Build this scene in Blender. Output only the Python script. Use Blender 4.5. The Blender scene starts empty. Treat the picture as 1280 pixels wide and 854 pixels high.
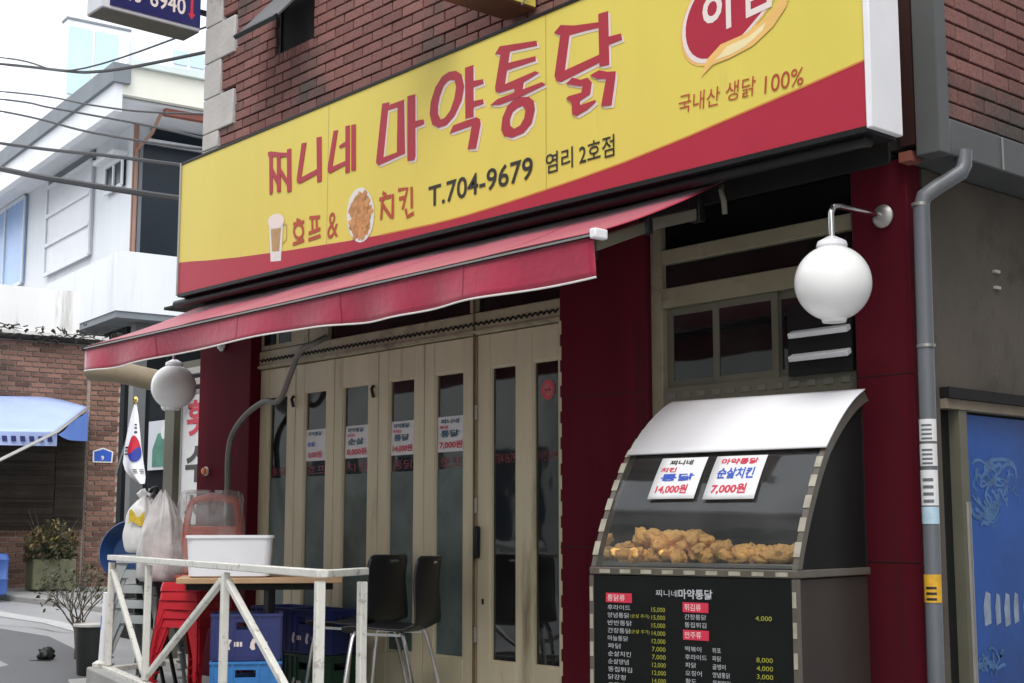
import bpy, bmesh, math, random
from mathutils import Vector, Matrix, geometry, noise
random.seed(7)
R_ = math.radians
SC = bpy.context.scene
COL = SC.collection

# ------------------------------------------------------------------ camera
cam = bpy.data.cameras.new('camera'); cam.sensor_width = 36; cam.lens = 36*1755/1280
cam.clip_start = .05; cam.clip_end = 2000
camo = bpy.data.objects.new('camera', cam); COL.objects.link(camo)
camo.location = (5.816, -4.895, 1.0)
camo.rotation_euler = (R_(90+7.723), 0, R_(90-41.375))
SC.camera = camo

# ------------------------------------------------------------------ overcast sky
SUN_DIR = Vector((.34, -.44, .83)).normalized()
w = bpy.data.worlds.new('World'); SC.world = w; w.use_nodes = True
nt = w.node_tree; nt.nodes.clear()
sky = nt.nodes.new('ShaderNodeTexSky'); sky.sky_type = 'NISHITA'; sky.sun_disc = False
sky.sun_elevation = math.asin(SUN_DIR.z); sky.sun_rotation = math.atan2(SUN_DIR.x, SUN_DIR.y)
sky.air_density = 1.5; sky.dust_density = 4.0; sky.ozone_density = 1.0
hs = nt.nodes.new('ShaderNodeHueSaturation'); hs.inputs['Saturation'].default_value = .3
mx = nt.nodes.new('ShaderNodeMix'); mx.data_type = 'RGBA'; mx.inputs[0].default_value = .72
mx.inputs[7].default_value = (9.6, 9.9, 10.4, 1)          # even cloud cover
bg = nt.nodes.new('ShaderNodeBackground'); bg.inputs[1].default_value = .13
wo = nt.nodes.new('ShaderNodeOutputWorld')
nt.links.new(sky.outputs[0], hs.inputs['Color']); nt.links.new(hs.outputs[0], mx.inputs[6])
nt.links.new(mx.outputs[2], bg.inputs[0]); nt.links.new(bg.outputs[0], wo.inputs[0])
sl = bpy.data.lights.new('sun', 'SUN'); sl.energy = 1.0; sl.angle = R_(28); sl.color = (1, .97, .93)
so = bpy.data.objects.new('sun', sl); COL.objects.link(so)
so.rotation_euler = (-SUN_DIR).to_track_quat('-Z', 'Y').to_euler()
SC.view_settings.view_transform = 'Standard'; SC.view_settings.look = 'None'
SC.view_settings.exposure = 0.88; SC.view_settings.gamma = 1.0; SC.view_settings.use_curve_mapping = False
SC.cycles.use_denoising = True
SC.cycles.max_bounces = 8; SC.cycles.transparent_max_bounces = 12

# ------------------------------------------------------------------ materials
MATS = {}
def lin(*c): return tuple(((x/255)/12.92 if x/255 <= .04045 else ((x/255+.055)/1.055)**2.4) for x in c) + (1,)
def pm(name, rgb, rough=.5, var=.12, scale=6, bump=0., bscale=60, metal=0., spec=.5, dirt=None, streak=False, island=0., sheen=0., sub=0., alpha=1.):
    """principled paint/plastic/metal with colour variation, optional dirt (rgb, amount, scale) and relief"""
    m = bpy.data.materials.new(name); m.use_nodes = True; MATS[name] = m
    n = m.node_tree; b = n.nodes['Principled BSDF']
    tc = n.nodes.new('ShaderNodeTexCoord'); L = n.links.new
    geo = n.nodes.new('ShaderNodeNewGeometry')
    mp = n.nodes.new('ShaderNodeMapping'); L(geo.outputs['Position'], mp.inputs[0])
    if streak: mp.inputs['Scale'].default_value = (1, 1, .12)
    nz = n.nodes.new('ShaderNodeTexNoise'); nz.inputs['Scale'].default_value = scale; nz.inputs['Detail'].default_value = 6; nz.inputs['Roughness'].default_value = .62
    L(mp.outputs[0], nz.inputs['Vector'])
    mr = n.nodes.new('ShaderNodeMapRange'); mr.inputs[1].default_value = .25; mr.inputs[2].default_value = .75
    mr.inputs[3].default_value = 1-var; mr.inputs[4].default_value = 1+var
    L(nz.outputs[0], mr.inputs[0])
    val = mr.outputs[0]
    if island:
        oi = n.nodes.new('ShaderNodeObjectInfo')
        ad = n.nodes.new('ShaderNodeMath'); ad.operation = 'ADD'; L(oi.outputs['Random'], ad.inputs[0]); L(geo.outputs['Random Per Island'], ad.inputs[1])
        fr = n.nodes.new('ShaderNodeMath'); fr.operation = 'FRACT'; L(ad.outputs[0], fr.inputs[0])
        m2 = n.nodes.new('ShaderNodeMapRange'); m2.inputs[3].default_value = 1-island; m2.inputs[4].default_value = 1+island; L(fr.outputs[0], m2.inputs[0])
        mu = n.nodes.new('ShaderNodeMath'); mu.operation = 'MULTIPLY'; L(val, mu.inputs[0]); L(m2.outputs[0], mu.inputs[1]); val = mu.outputs[0]
    vm = n.nodes.new('ShaderNodeVectorMath'); vm.operation = 'SCALE'; vm.inputs[0].default_value = rgb[:3]
    L(val, vm.inputs['Scale'])
    col = vm.outputs[0]
    if dirt:
        dn = n.nodes.new('ShaderNodeTexNoise'); dn.inputs['Scale'].default_value = dirt[2]; dn.inputs['Detail'].default_value = 8; dn.inputs['Roughness'].default_value = .7
        L(mp.outputs[0], dn.inputs['Vector'])
        dr = n.nodes.new('ShaderNodeMapRange'); dr.inputs[1].default_value = .68-.3*dirt[1]; dr.inputs[2].default_value = .80-.2*dirt[1]; dr.inputs[4].default_value = .85
        L(dn.outputs[0], dr.inputs[0])
        mi = n.nodes.new('ShaderNodeMix'); mi.data_type = 'RGBA'; mi.inputs[7].default_value = tuple(dirt[0][:3])+(1,)
        L(dr.outputs[0], mi.inputs[0]); L(col, mi.inputs[6]); col = mi.outputs[2]
    L(col, b.inputs['Base Color'])
    b.inputs['Roughness'].default_value = rough; b.inputs['Metallic'].default_value = metal
    b.inputs['Specular IOR Level'].default_value = spec
    if sheen: b.inputs['Sheen Weight'].default_value = sheen; b.inputs['Sheen Roughness'].default_value = .4
    if sub: b.inputs['Subsurface Weight'].default_value = sub; b.inputs['Subsurface Radius'].default_value = (.05, .04, .03)
    if alpha < 1: b.inputs['Alpha'].default_value = alpha
    if bump:
        bn = n.nodes.new('ShaderNodeTexNoise'); bn.inputs['Scale'].default_value = bscale; bn.inputs['Detail'].default_value = 5
        L(geo.outputs['Position'], bn.inputs['Vector'])
        bp = n.nodes.new('ShaderNodeBump'); bp.inputs['Strength'].default_value = bump; bp.inputs['Distance'].default_value = .01
        L(bn.outputs[0], bp.inputs['Height']); L(bp.outputs[0], b.inputs['Normal'])
    return m
def brick_mat(name, reds, grey, amount, gscale):
    m = bpy.data.materials.new(name); m.use_nodes = True
    n = m.node_tree; b = n.nodes['Principled BSDF']; L = n.links.new
    oi = n.nodes.new('ShaderNodeObjectInfo'); geo = n.nodes.new('ShaderNodeNewGeometry')
    ad = n.nodes.new('ShaderNodeMath'); ad.operation = 'ADD'; L(oi.outputs['Random'], ad.inputs[0]); L(geo.outputs['Random Per Island'], ad.inputs[1])
    fr = n.nodes.new('ShaderNodeMath'); fr.operation = 'FRACT'; L(ad.outputs[0], fr.inputs[0])
    cr = n.nodes.new('ShaderNodeValToRGB'); cr.color_ramp.elements[0].color = reds[0]; cr.color_ramp.elements[1].color = reds[-1]
    for i, c in enumerate(reds[1:-1]):
        e = cr.color_ramp.elements.new((i+1)/(len(reds)-1)); e.color = c
    L(fr.outputs[0], cr.inputs[0])
    nz = n.nodes.new('ShaderNodeTexNoise'); nz.inputs['Scale'].default_value = gscale; nz.inputs['Detail'].default_value = 4
    L(geo.outputs['Position'], nz.inputs['Vector'])
    a2 = n.nodes.new('ShaderNodeMath'); a2.operation = 'MULTIPLY_ADD'; a2.inputs[1].default_value = .07; L(fr.outputs[0], a2.inputs[0]); L(nz.outputs[0], a2.inputs[2])
    mr = n.nodes.new('ShaderNodeMapRange'); mr.inputs[1].default_value = .72-amount; mr.inputs[2].default_value = .86-amount; mr.inputs[4].default_value = .9
    L(a2.outputs[0], mr.inputs[0])
    mi = n.nodes.new('ShaderNodeMix'); mi.data_type = 'RGBA'; mi.inputs[7].default_value = grey
    L(mr.outputs[0], mi.inputs[0]); L(cr.outputs[0], mi.inputs[6])
    n2 = n.nodes.new('ShaderNodeTexNoise'); n2.inputs['Scale'].default_value = 70; n2.inputs['Detail'].default_value = 6; L(geo.outputs['Position'], n2.inputs['Vector'])
    m3 = n.nodes.new('ShaderNodeMapRange'); m3.inputs[1].default_value = .3; m3.inputs[2].default_value = .7; m3.inputs[3].default_value = .78; m3.inputs[4].default_value = 1.2; L(n2.outputs[0], m3.inputs[0])
    vm = n.nodes.new('ShaderNodeVectorMath'); vm.operation = 'SCALE'; L(mi.outputs[2], vm.inputs[0]); L(m3.outputs[0], vm.inputs['Scale'])
    L(vm.outputs[0], b.inputs['Base Color']); b.inputs['Roughness'].default_value = .8; b.inputs['Specular IOR Level'].default_value = .25
    bp = n.nodes.new('ShaderNodeBump'); bp.inputs['Strength'].default_value = .35; bp.inputs['Distance'].default_value = .004; L(n2.outputs[0], bp.inputs['Height']); L(bp.outputs[0], b.inputs['Normal'])
    return m
def glass_mat(name, tint, refl=1.45, rough=.02, haze_mix=0.):
    """sheet glass: tinted see-through, fresnel mirror, pale reflected haze painted in as a diffuse mix"""
    m = bpy.data.materials.new(name); m.use_nodes = True; n = m.node_tree; n.nodes.clear(); L = n.links.new
    o = n.nodes.new('ShaderNodeOutputMaterial'); t = n.nodes.new('ShaderNodeBsdfTransparent'); t.inputs[0].default_value = tint
    g = n.nodes.new('ShaderNodeBsdfGlossy'); g.inputs['Roughness'].default_value = rough; g.inputs[0].default_value = (.9, .93, .95, 1)
    f = n.nodes.new('ShaderNodeFresnel'); f.inputs[0].default_value = refl; x = n.nodes.new('ShaderNodeMixShader')
    geo = n.nodes.new('ShaderNodeNewGeometry')
    nz = n.nodes.new('ShaderNodeTexNoise'); nz.inputs['Scale'].default_value = 3.; bp = n.nodes.new('ShaderNodeBump'); bp.inputs['Strength'].default_value = .08; bp.inputs['Distance'].default_value = .02
    L(geo.outputs['Position'], nz.inputs['Vector']); L(nz.outputs[0], bp.inputs['Height']); L(bp.outputs[0], g.inputs['Normal'])
    L(f.outputs[0], x.inputs[0]); L(t.outputs[0], x.inputs[1]); L(g.outputs[0], x.inputs[2]); out = x.outputs[0]
    if haze_mix:  # pale diffuse mix painted in for soft reflected haze on the glass
        d = n.nodes.new('ShaderNodeBsdfDiffuse'); d.inputs[0].default_value = (.55, .56, .55, 1); y = n.nodes.new('ShaderNodeMixShader')
        n2 = n.nodes.new('ShaderNodeTexNoise'); n2.inputs['Scale'].default_value = 4.; n2.inputs['Detail'].default_value = 6; L(geo.outputs['Position'], n2.inputs['Vector'])
        mr = n.nodes.new('ShaderNodeMapRange'); mr.inputs[1].default_value = .3; mr.inputs[2].default_value = .7; mr.inputs[3].default_value = haze_mix*.4; mr.inputs[4].default_value = haze_mix*1.6
        L(n2.outputs[0], mr.inputs[0]); L(mr.outputs[0], y.inputs[0]); L(out, y.inputs[1]); L(d.outputs[0], y.inputs[2]); out = y.outputs[0]
    L(out, o.inputs[0])
    return m
def film_mat(name, rgb, clear, rough=.25):
    """thin plastic sheet: part clear, part white haze, glossy folds"""
    m = bpy.data.materials.new(name); m.use_nodes = True; n = m.node_tree; b = n.nodes['Principled BSDF']; L = n.links.new
    o = n.nodes['Material Output']; b.inputs['Base Color'].default_value = rgb; b.inputs['Roughness'].default_value = rough
    t = n.nodes.new('ShaderNodeBsdfTransparent'); x = n.nodes.new('ShaderNodeMixShader')
    nz = n.nodes.new('ShaderNodeTexNoise'); nz.inputs['Scale'].default_value = 9; nz.inputs['Detail'].default_value = 5
    geo = n.nodes.new('ShaderNodeNewGeometry'); L(geo.outputs['Position'], nz.inputs['Vector'])
    mr = n.nodes.new('ShaderNodeMapRange'); mr.inputs[1].default_value = .3; mr.inputs[2].default_value = .7; mr.inputs[3].default_value = min(1, clear+.2); mr.inputs[4].default_value = max(0, clear-.2)
    L(nz.outputs[0], mr.inputs[0]); L(mr.outputs[0], x.inputs[0]); L(b.outputs[0], x.inputs[1]); L(t.outputs[0], x.inputs[2]); L(x.outputs[0], o.inputs[0])
    return m

# ------------------------------------------------------------------ mesh helpers
WM = {}
class MB:
    def __init__(s): s.v = []; s.f = []
    def add(s, vs, fs):
        k = len(s.v); s.v += [tuple(p) for p in vs]; s.f += [tuple(k+i for i in f) for f in fs]; return s
    def box(s, x0, x1, y0, y1, z0, z1):
        return s.add([(x0,y0,z0),(x1,y0,z0),(x1,y1,z0),(x0,y1,z0),(x0,y0,z1),(x1,y0,z1),(x1,y1,z1),(x0,y1,z1)],
                     [(0,3,2,1),(4,5,6,7),(0,1,5,4),(1,2,6,5),(2,3,7,6),(3,0,4,7)])
    def obox(s, c, ex, ey, ez):
        c, ex, ey, ez = map(Vector, (c, ex, ey, ez)); P = []
        for k in (-1, 1):
            for a, b in ((-1,-1),(1,-1),(1,1),(-1,1)): P.append(c+a*ex+b*ey+k*ez)
        return s.add(P, [(0,3,2,1),(4,5,6,7),(0,1,5,4),(1,2,6,5),(2,3,7,6),(3,0,4,7)])
    def bar(s, p, q, w, h=None, up=(0,0,1)):
        p, q = Vector(p), Vector(q); h = h or w; d = (q-p); l = d.length/2; d.normalize(); u = Vector(up)
        if abs(d.dot(u)) > .99: u = Vector((0, 1, 0))
        r = d.cross(u).normalized(); u = r.cross(d).normalized()
        return s.obox((p+q)/2, d*l, r*w/2, u*h/2)
    def prism(s, poly, fn, t0, t1):
        n = len(poly); s.add([fn(a, b, t0) for a, b in poly]+[fn(a, b, t1) for a, b in poly],
            [tuple(range(n))[::-1], tuple(range(n, 2*n))]+[(i, (i+1) % n, n+(i+1) % n, n+i) for i in range(n)]); return s
    def tube(s, pts, r, n=8, caps=True):
        pts = [Vector(p) for p in pts]; k = len(s.v); m = len(pts); rr = r if isinstance(r, (list, tuple)) else [r]*m
        t0 = (pts[1]-pts[0]).normalized(); u = Vector((0,0,1)) if abs(t0.z) < .9 else Vector((1,0,0)); u = (u-t0*u.dot(t0)).normalized()
        for i, p in enumerate(pts):
            t = (pts[min(i+1, m-1)]-pts[max(i-1, 0)]).normalized(); u = (u-t*u.dot(t)).normalized(); q = t.cross(u)
            for j in range(n):
                a = 2*math.pi*j/n; s.v.append(tuple(p+rr[i]*(math.cos(a)*u+math.sin(a)*q)))
        for i in range(m-1):
            for j in range(n): s.f.append((k+i*n+j, k+i*n+(j+1) % n, k+(i+1)*n+(j+1) % n, k+(i+1)*n+j))
        if caps: s.f.append(tuple(k+j for j in range(n))[::-1]); s.f.append(tuple(k+(m-1)*n+j for j in range(n)))
        return s
    def lathe(s, prof, c=(0,0,0), n=32, axis=None):
        """prof (r, h) turned about axis through c"""
        c = Vector(c); ax = Vector(axis or (0,0,1)).normalized(); u = ax.orthogonal().normalized(); q = ax.cross(u); k = len(s.v); m = len(prof)
        for r, h in prof:
            for j in range(n):
                a = 2*math.pi*j/n; s.v.append(tuple(c+ax*h+max(r, 1e-4)*(math.cos(a)*u+math.sin(a)*q)))
        for i in range(m-1):
            for j in range(n): s.f.append((k+i*n+j, k+i*n+(j+1) % n, k+(i+1)*n+(j+1) % n, k+(i+1)*n+j))
        s.f.append(tuple(k+j for j in range(n))[::-1]); s.f.append(tuple(k+(m-1)*n+j for j in range(n)))
        return s
    def grid(s, fn, nu, nv):
        k = len(s.v)
        for i in range(nu+1):
            for j in range(nv+1): s.v.append(tuple(fn(i/nu, j/nv)))
        for i in range(nu):
            for j in range(nv): s.f.append((k+i*(nv+1)+j, k+(i+1)*(nv+1)+j, k+(i+1)*(nv+1)+j+1, k+i*(nv+1)+j+1))
        return s
    def build(s, name, m, parent=None, smooth=False, bevel=0, solid=0, fixn=True, seg=2):
        xs = [p[0] for p in s.v]; ys = [p[1] for p in s.v]; zs = [p[2] for p in s.v]
        o = Vector(((min(xs)+max(xs))/2, (min(ys)+max(ys))/2, min(zs)))
        me = bpy.data.meshes.new(name); me.from_pydata([tuple(Vector(p)-o) for p in s.v], [], s.f)
        if fixn:
            bm = bmesh.new(); bm.from_mesh(me); bmesh.ops.recalc_face_normals(bm, faces=bm.faces); bm.to_mesh(me); bm.free()
        if smooth:
            for p in me.polygons: p.use_smooth = True
            if smooth != 'all': me.set_sharp_from_angle(angle=R_(40))
        me.materials.append(m)
        ob = bpy.data.objects.new(name, me); COL.objects.link(ob); ob.location = o; WM[ob] = Matrix.Translation(o)
        if parent is not None: ob.parent = parent; ob.matrix_parent_inverse = WM[parent].inverted()
        if solid: md = ob.modifiers.new('thickness', 'SOLIDIFY'); md.thickness = solid; md.offset = 0
        if bevel:
            md = ob.modifiers.new('bevel', 'BEVEL'); md.width = bevel; md.segments = seg; md.limit_method = 'ANGLE'; md.angle_limit = R_(40)
            for p in me.polygons: p.use_smooth = True
            me.set_sharp_from_angle(angle=R_(60))
        return ob
def box(name, m, parent, *a, **k): return MB().box(*a).build(name, m, parent, **k)
def tag(o, label=None, cat=None, group=None, kind=None):
    if label: o['label'] = label
    if cat: o['category'] = cat
    if group: o['group'] = group
    if kind: o['kind'] = kind
    return o
def thing(name, loc, label, cat, group=None):
    o = bpy.data.objects.new(name, None); COL.objects.link(o); o.location = loc; o.empty_display_size = .1; WM[o] = Matrix.Translation(Vector(loc))
    return tag(o, label, cat, group)
def copy_tree(o, parent=None):
    c = o.copy(); COL.objects.link(c)
    if parent is not None: c.parent = parent
    for ch in o.children: copy_tree(ch, c)
    return c
def place(o, loc, rz=0, tilt=0):
    o.location = loc; o.rotation_euler = (tilt, 0, rz); return o
def inst(name, mesh, loc, parent, scale=(1,1,1), rot=(0,0,0)):
    """one piece that shares its mesh with its alikes"""
    o = bpy.data.objects.new(name, mesh); COL.objects.link(o); o.location = loc; o.scale = scale; o.rotation_euler = rot
    if parent is not None: o.parent = parent; o.matrix_parent_inverse = WM[parent].inverted()
    return o
def text_verts(body, shear=0., bold=0.):
    cu = bpy.data.curves.new('t', 'FONT'); cu.body = body; cu.align_x = 'LEFT'; cu.resolution_u = 3; cu.shear = shear; cu.offset = bold
    to = bpy.data.objects.new('t', cu)
    me = to.to_mesh()
    vs = [(v.co.x, v.co.y) for v in me.vertices]; fs = [tuple(p.vertices) for p in me.polygons]
    to.to_mesh_clear(); bpy.data.objects.remove(to); bpy.data.curves.remove(cu)
    x0 = min(v[0] for v in vs); x1 = max(v[0] for v in vs); y0 = min(v[1] for v in vs); y1 = max(v[1] for v in vs)
    return [((a-x0)/(x1-x0), (b-y0)/(y1-y0)) for a, b in vs], fs
def lettering(mb, body, fn, u0, u1, v0, v1, slope=0., shear=0., bold=0.):
    """text fitted to the rectangle u0..u1, v0..v1 of a surface given by fn(u, v)"""
    vs, fs = text_verts(body, shear, bold)
    return mb.add([fn(u0+(u1-u0)*a, v0+(v1-v0)*b+slope*a) for a, b in vs], fs)
def flat_poly(mb, loops, fn):
    """filled outline with holes on a surface fn(u, v)"""
    tris = geometry.tessellate_polygon([[Vector((a, b, 0)) for a, b in l] for l in loops]); pts = [p for l in loops for p in l]
    return mb.add([fn(a, b) for a, b in pts], tris)
def stroke(mb, line, wd, fn):
    L = []; Rr = []
    for i, p in enumerate(line):
        a = line[max(i-1, 0)]; b = line[min(i+1, len(line)-1)]; dx, dy = b[0]-a[0], b[1]-a[1]; l = math.hypot(dx, dy) or 1
        nx, ny = -dy/l*wd/2, dx/l*wd/2; L.append((p[0]+nx, p[1]+ny)); Rr.append((p[0]-nx, p[1]-ny))
    n = len(line); return mb.add([fn(*p) for p in L+Rr], [(i, i+1, n+i+1, n+i) for i in range(n-1)])

# ------------------------------------------------------------------ palette
M = {}
M['red_paint'] = pm('red_paint', (.098, .010, .018), .65, .30, 2.5, .12, 25, spec=.04, dirt=((.045, .014, .014), .55, 5), streak=True)
M['cream'] = pm('cream_paint', (.62, .55, .38), .5, .12, 5, .1, 30, dirt=((.16, .12, .075), .35, 4), streak=True)
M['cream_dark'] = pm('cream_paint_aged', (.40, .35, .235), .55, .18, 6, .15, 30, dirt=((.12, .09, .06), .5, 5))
M['brick'] = brick_mat('red_brick', [lin(134,94,90), lin(146,104,98), lin(122,86,82), lin(140,98,92), lin(128,94,90)], lin(84,80,76), .16, 1.3)
M['brick_bg'] = brick_mat('brown_brick', [lin(126,94,80), lin(146,110,94), lin(98,72,62), lin(134,100,86)], lin(62,52,46), .10, .8)
M['mortar_dark'] = pm('dark_mortar', (.012, .009, .009), .9, .2, 20)
M['mortar_pale'] = pm('pale_mortar', (.48, .41, .35), .9, .2, 20)
M['stone'] = pm('pale_stone', (.50, .48, .46), .75, .14, 4, .3, 30, dirt=((.17, .15, .12), .4, 3))
M['black'] = pm('black_metal', (.011, .011, .012), .4, .2, 8, spec=.3)
M['soot'] = pm('dark_panel', (.016, .015, .015), .65, .2, 8, spec=.2)
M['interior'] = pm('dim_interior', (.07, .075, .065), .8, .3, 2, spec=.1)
M['glass'] = glass_mat('door_glass', (.50, .55, .53, 1), 1.9, .03, .02)
M['glass_clear'] = glass_mat('cabinet_glass', (.90, .92, .92, 1), 1.5, .05, .045)
M['glass_dark'] = glass_mat('transom_glass', (.25, .28, .28, 1), 1.4, .03, .012)
M['film'] = pm('green_window_film', (.11, .145, .135), .14, .4, 3.5)
M['white_paint'] = pm('white_rail_paint', (.68, .67, .61), .5, .10, 6, .15, 40, dirt=((.15, .10, .065), .40, 18))
M['white'] = pm('white_plastic', (.84, .84, .87), .35, .04, 5)
M['paper'] = pm('white_paper', (.74, .74, .75), .7, .05, 12)
M['grey_metal'] = pm('grey_sheet', (.095, .10, .102), .5, .12, 4, dirt=((.09, .09, .09), .3, 4))
M['pipe'] = pm('grey_pipe', (.135, .145, .16), .42, .12, 5, dirt=((.14, .14, .13), .3, 6))
M['chrome'] = pm('chrome', (.75, .75, .76), .18, .05, 5, metal=1)
M['brass'] = pm('brass', (.75, .52, .16), .25, .05, 5, metal=1)
M['steel'] = pm('dull_steel', (.42, .41, .39), .45, .12, 8, metal=.8)
M['rust'] = pm('rusty_rod', (.16, .085, .04), .7, .3, 20)
M['yellow'] = pm('sign_yellow', (.73, .61, .12), .30, .05, 2.0, .04, 3, spec=.4, dirt=((.62, .50, .13), .22, 5), streak=True)
M['sign_red'] = pm('sign_red', (.42, .028, .055), .34, .05, 3, spec=.35)
M['let_red'] = pm('letter_red', (.40, .035, .055), .4, .07, 5, spec=.35)
M['let_orange'] = pm('letter_rust_red', (.44, .075, .035), .4, .06, 5, spec=.35)
M['let_white'] = pm('letter_white', (.80, .70, .66), .4, .03, 5)
M['let_black'] = pm('letter_black', (.025, .022, .015), .4, .1, 5)
M['let_blue'] = pm('letter_blue', (.035, .10, .50), .5, .15, 30)
M['glass_red'] = pm('faded_red_vinyl', (.22, .018, .025), .5, .3, 20)
M['let_pink'] = pm('letter_red_ink', (.60, .03, .07), .5, .15, 30)
M['let_teal'] = pm('letter_teal_ink', (.03, .10, .16), .5, .15, 30)
M['let_menu'] = pm('menu_white', (.46, .48, .50), .5, .1, 30)
M['let_olive'] = pm('menu_yellow_green', (.34, .34, .04), .5, .1, 30)
M['foam'] = pm('print_foam_white', (.74, .73, .70), .4, .05, 30)
M['beer'] = pm('print_beer', (.45, .28, .12), .4, .15, 20)
M['fried_print'] = pm('print_fried', (.52, .25, .09), .5, .2, 60, island=.3)
M['flame'] = pm('print_flame', (.82, .50, .16), .4, .1, 8)
M['flame_pale'] = pm('print_flame_pale', (.85, .72, .40), .4, .08, 8)
M['awning'] = pm('awning_cloth', (.39, .016, .056), .55, .16, 5, .3, 22, spec=.5, sheen=.42, dirt=((.30, .03, .05), .35, 6), streak=False)
M['globe'] = pm('opal_globe', (.88, .88, .87), .25, .02, 5, sub=.4)
M['navy'] = pm('sign_navy', (.018, .022, .115), .35, .05, 5)
M['wood'] = pm('pale_board', (.46, .29, .16), .6, .15, 9, .1, 40)
M['wood_sign'] = pm('brown_underside', (.30, .14, .075), .6, .2, 5, streak=False)
M['asphalt'] = pm('asphalt', (.36, .36, .365), .34, .16, .7, .35, 140, dirt=((.21, .21, .215), .5, .5))
M['concrete'] = pm('concrete', (.30, .295, .28), .8, .14, 2, .4, 60, dirt=((.15, .14, .13), .4, 3))
M['plaster'] = pm('white_plaster', (.66, .685, .72), .8, .06, 1.5, .15, 12, dirt=((.50, .52, .56), .34, 1.1), streak=True)
M['plaster_dirty'] = pm('stained_white_plaster', (.78, .775, .755), .85, .07, 1.2, .2, 25, dirt=((.33, .32, .28), .40, 2.2), streak=True)
M['beige'] = pm('cream_fascia', (.68, .68, .60), .8, .05, 1)
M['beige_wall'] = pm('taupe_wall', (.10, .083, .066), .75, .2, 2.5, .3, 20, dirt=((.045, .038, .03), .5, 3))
M['salmon'] = pm('salmon_trim', (.34, .20, .155), .8, .1, 2)
M['maroon'] = pm('maroon_gutter', (.26, .085, .06), .6, .15, 3)
M['slate'] = pm('slate_roof_edge', (.16, .18, .20), .7, .12, 2)
M['roof_green'] = pm('pale_green_roof', (.55, .62, .60), .7, .08, 2)
M['house_glass'] = pm('house_window_glass', (.012, .02, .03), .2, .3, .8, spec=.2)
M['sky_glass'] = pm('pale_blue_glass', (.42, .55, .62), .15, .12, .4)
M['curtain'] = pm('pale_curtained_window', (.60, .62, .66), .4, .08, 1.2)
M['blue_sheet'] = pm('blue_window', (.30, .44, .70), .4, .12, 1.2)
M['green_dark'] = pm('olive_post', (.13, .125, .09), .6, .15, 4)
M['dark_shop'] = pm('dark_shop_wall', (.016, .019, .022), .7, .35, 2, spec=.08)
M['cable'] = pm('cable_black', (.015, .015, .018), .6, .1, 5)

# ------------------------------------------------------------------ the ground
def road_z(x): return -.5+.04*(5.81-max(x, -17.))
mb = MB()
xs = [400, 120, 40, 14, 6, 2, -2, -6, -10, -14, -17, -30, -80, -400]; ys = [-400, -100, -30, -10, 0, 10, 30, 100, 400]
mb.v = [(x, y, road_z(x) if x < 40 else road_z(40)) for x in xs for y in ys]
mb.f = [(i*9+j, i*9+j+1, i*9+10+j, i*9+9+j) for i in range(13) for j in range(8)]
tag(mb.build('road', M['asphalt']), 'grey worn asphalt street running up past the shops', None, None, 'structure')
M['patch'] = pm('dark_asphalt_patch', (.115, .115, .12), .5, .15, 1.2, .5, 140)
M['line'] = pm('faded_road_paint', (.42, .42, .42), .7, .15, 3, dirt=((.2, .2, .2), .5, 3))
def sheet(name, pts, m, dz, kind='structure', label=None):
    mb = MB(); mb.add([(x, y, road_z(x)+dz) for x, y in pts], [tuple(range(len(pts)))]); return tag(mb.build(name, m), label, None, None, kind)
sheet('asphalt_patch', [(-4.6, -1.3), (-5.4, -.35), (-7.6, .0), (-8.6, .55), (-7.2, .75), (-5.0, .3), (-3.7, -.6)], M['patch'], .004, label='darker patch of asphalt in the street')
sheet('road_marking', [(-10.6, .9), (-10.7, 1.25), (-8.4, 1.42), (-7.0, 1.28), (-6.9, 1.08), (-8.4, 1.2)], M['line'], .005, label='faded white line on the street before the brick wall')
sheet('asphalt_patch', [(-3.6, -1.9), (-4.2, -1.2), (-5.2, -1.3), (-5.5, -1.9), (-4.6, -2.3)], M['patch'], .004, label='small dark asphalt patch nearest the railing')
M['crack'] = pm('road_crack', (.05, .05, .05), .8, .2, 5)
for k, (p0, hd_) in enumerate((((-9.2, .55), 15),)):
    rq = random.Random(40+k); pts = [p0]
    for i in range(12): hd_ += rq.uniform(-35, 35); pts.append((pts[-1][0]+.22*math.cos(R_(hd_)), pts[-1][1]+.22*math.sin(R_(hd_))))
    mb = MB(); stroke(mb, pts, .014, lambda u, v: (u, v, road_z(u)+.008)); tag(mb.build('road_crack', M['crack'], fixn=False), 'thin dark crack in the street', None, None, 'structure')
# pavement in front of the brick wall: a low kerb
mb = MB(); pv = [(-16, 1.0), (-10.1, 2.1), (-8.6, 2.35), (-7.9, 4.4), (-9, 7), (-16, 7)]
mb.prism(pv, lambda a, b, t: (a, b, road_z(a)+t), -.2, .07)
tag(mb.build('pavement', M['concrete'], bevel=.015), 'grey pavement at the foot of the brick wall', None, None, 'structure')
# raised terrace of the restaurant
mb = MB(); mb.prism([(-3.12, .02), (-3.12, -.88), (-2.2, -1.2), (1.62, -2.14), (3.0, -2.14), (3.0, .02)], lambda a, b, t: (a, b, t), -.9, .05)
tag(mb.build('terrace_floor', M['concrete'], bevel=.01), 'raised concrete terrace in front of the shop doors', None, None, 'structure')
A0, A1 = Vector((-2.30, -1.055, 0)), Vector((1.62, -2.035, 0))
d = (A1-A0).normalized(); nrm = Vector((-d.y, d.x, 0))
mb = MB().obox(((A0+A1)/2)+Vector((0, 0, -.2)), d*(A1-A0).length/2, nrm*.075, (0, 0, .40))
tag(mb.build('terrace_curb', M['concrete'], bevel=.012), 'concrete curb under the white railing', None, None, 'structure')

# ------------------------------------------------------------------ the restaurant building
bld = thing('restaurant_building', (0, .5, 0), 'red brick corner building with wine red pillars and cream folding glass doors', 'building')
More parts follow.
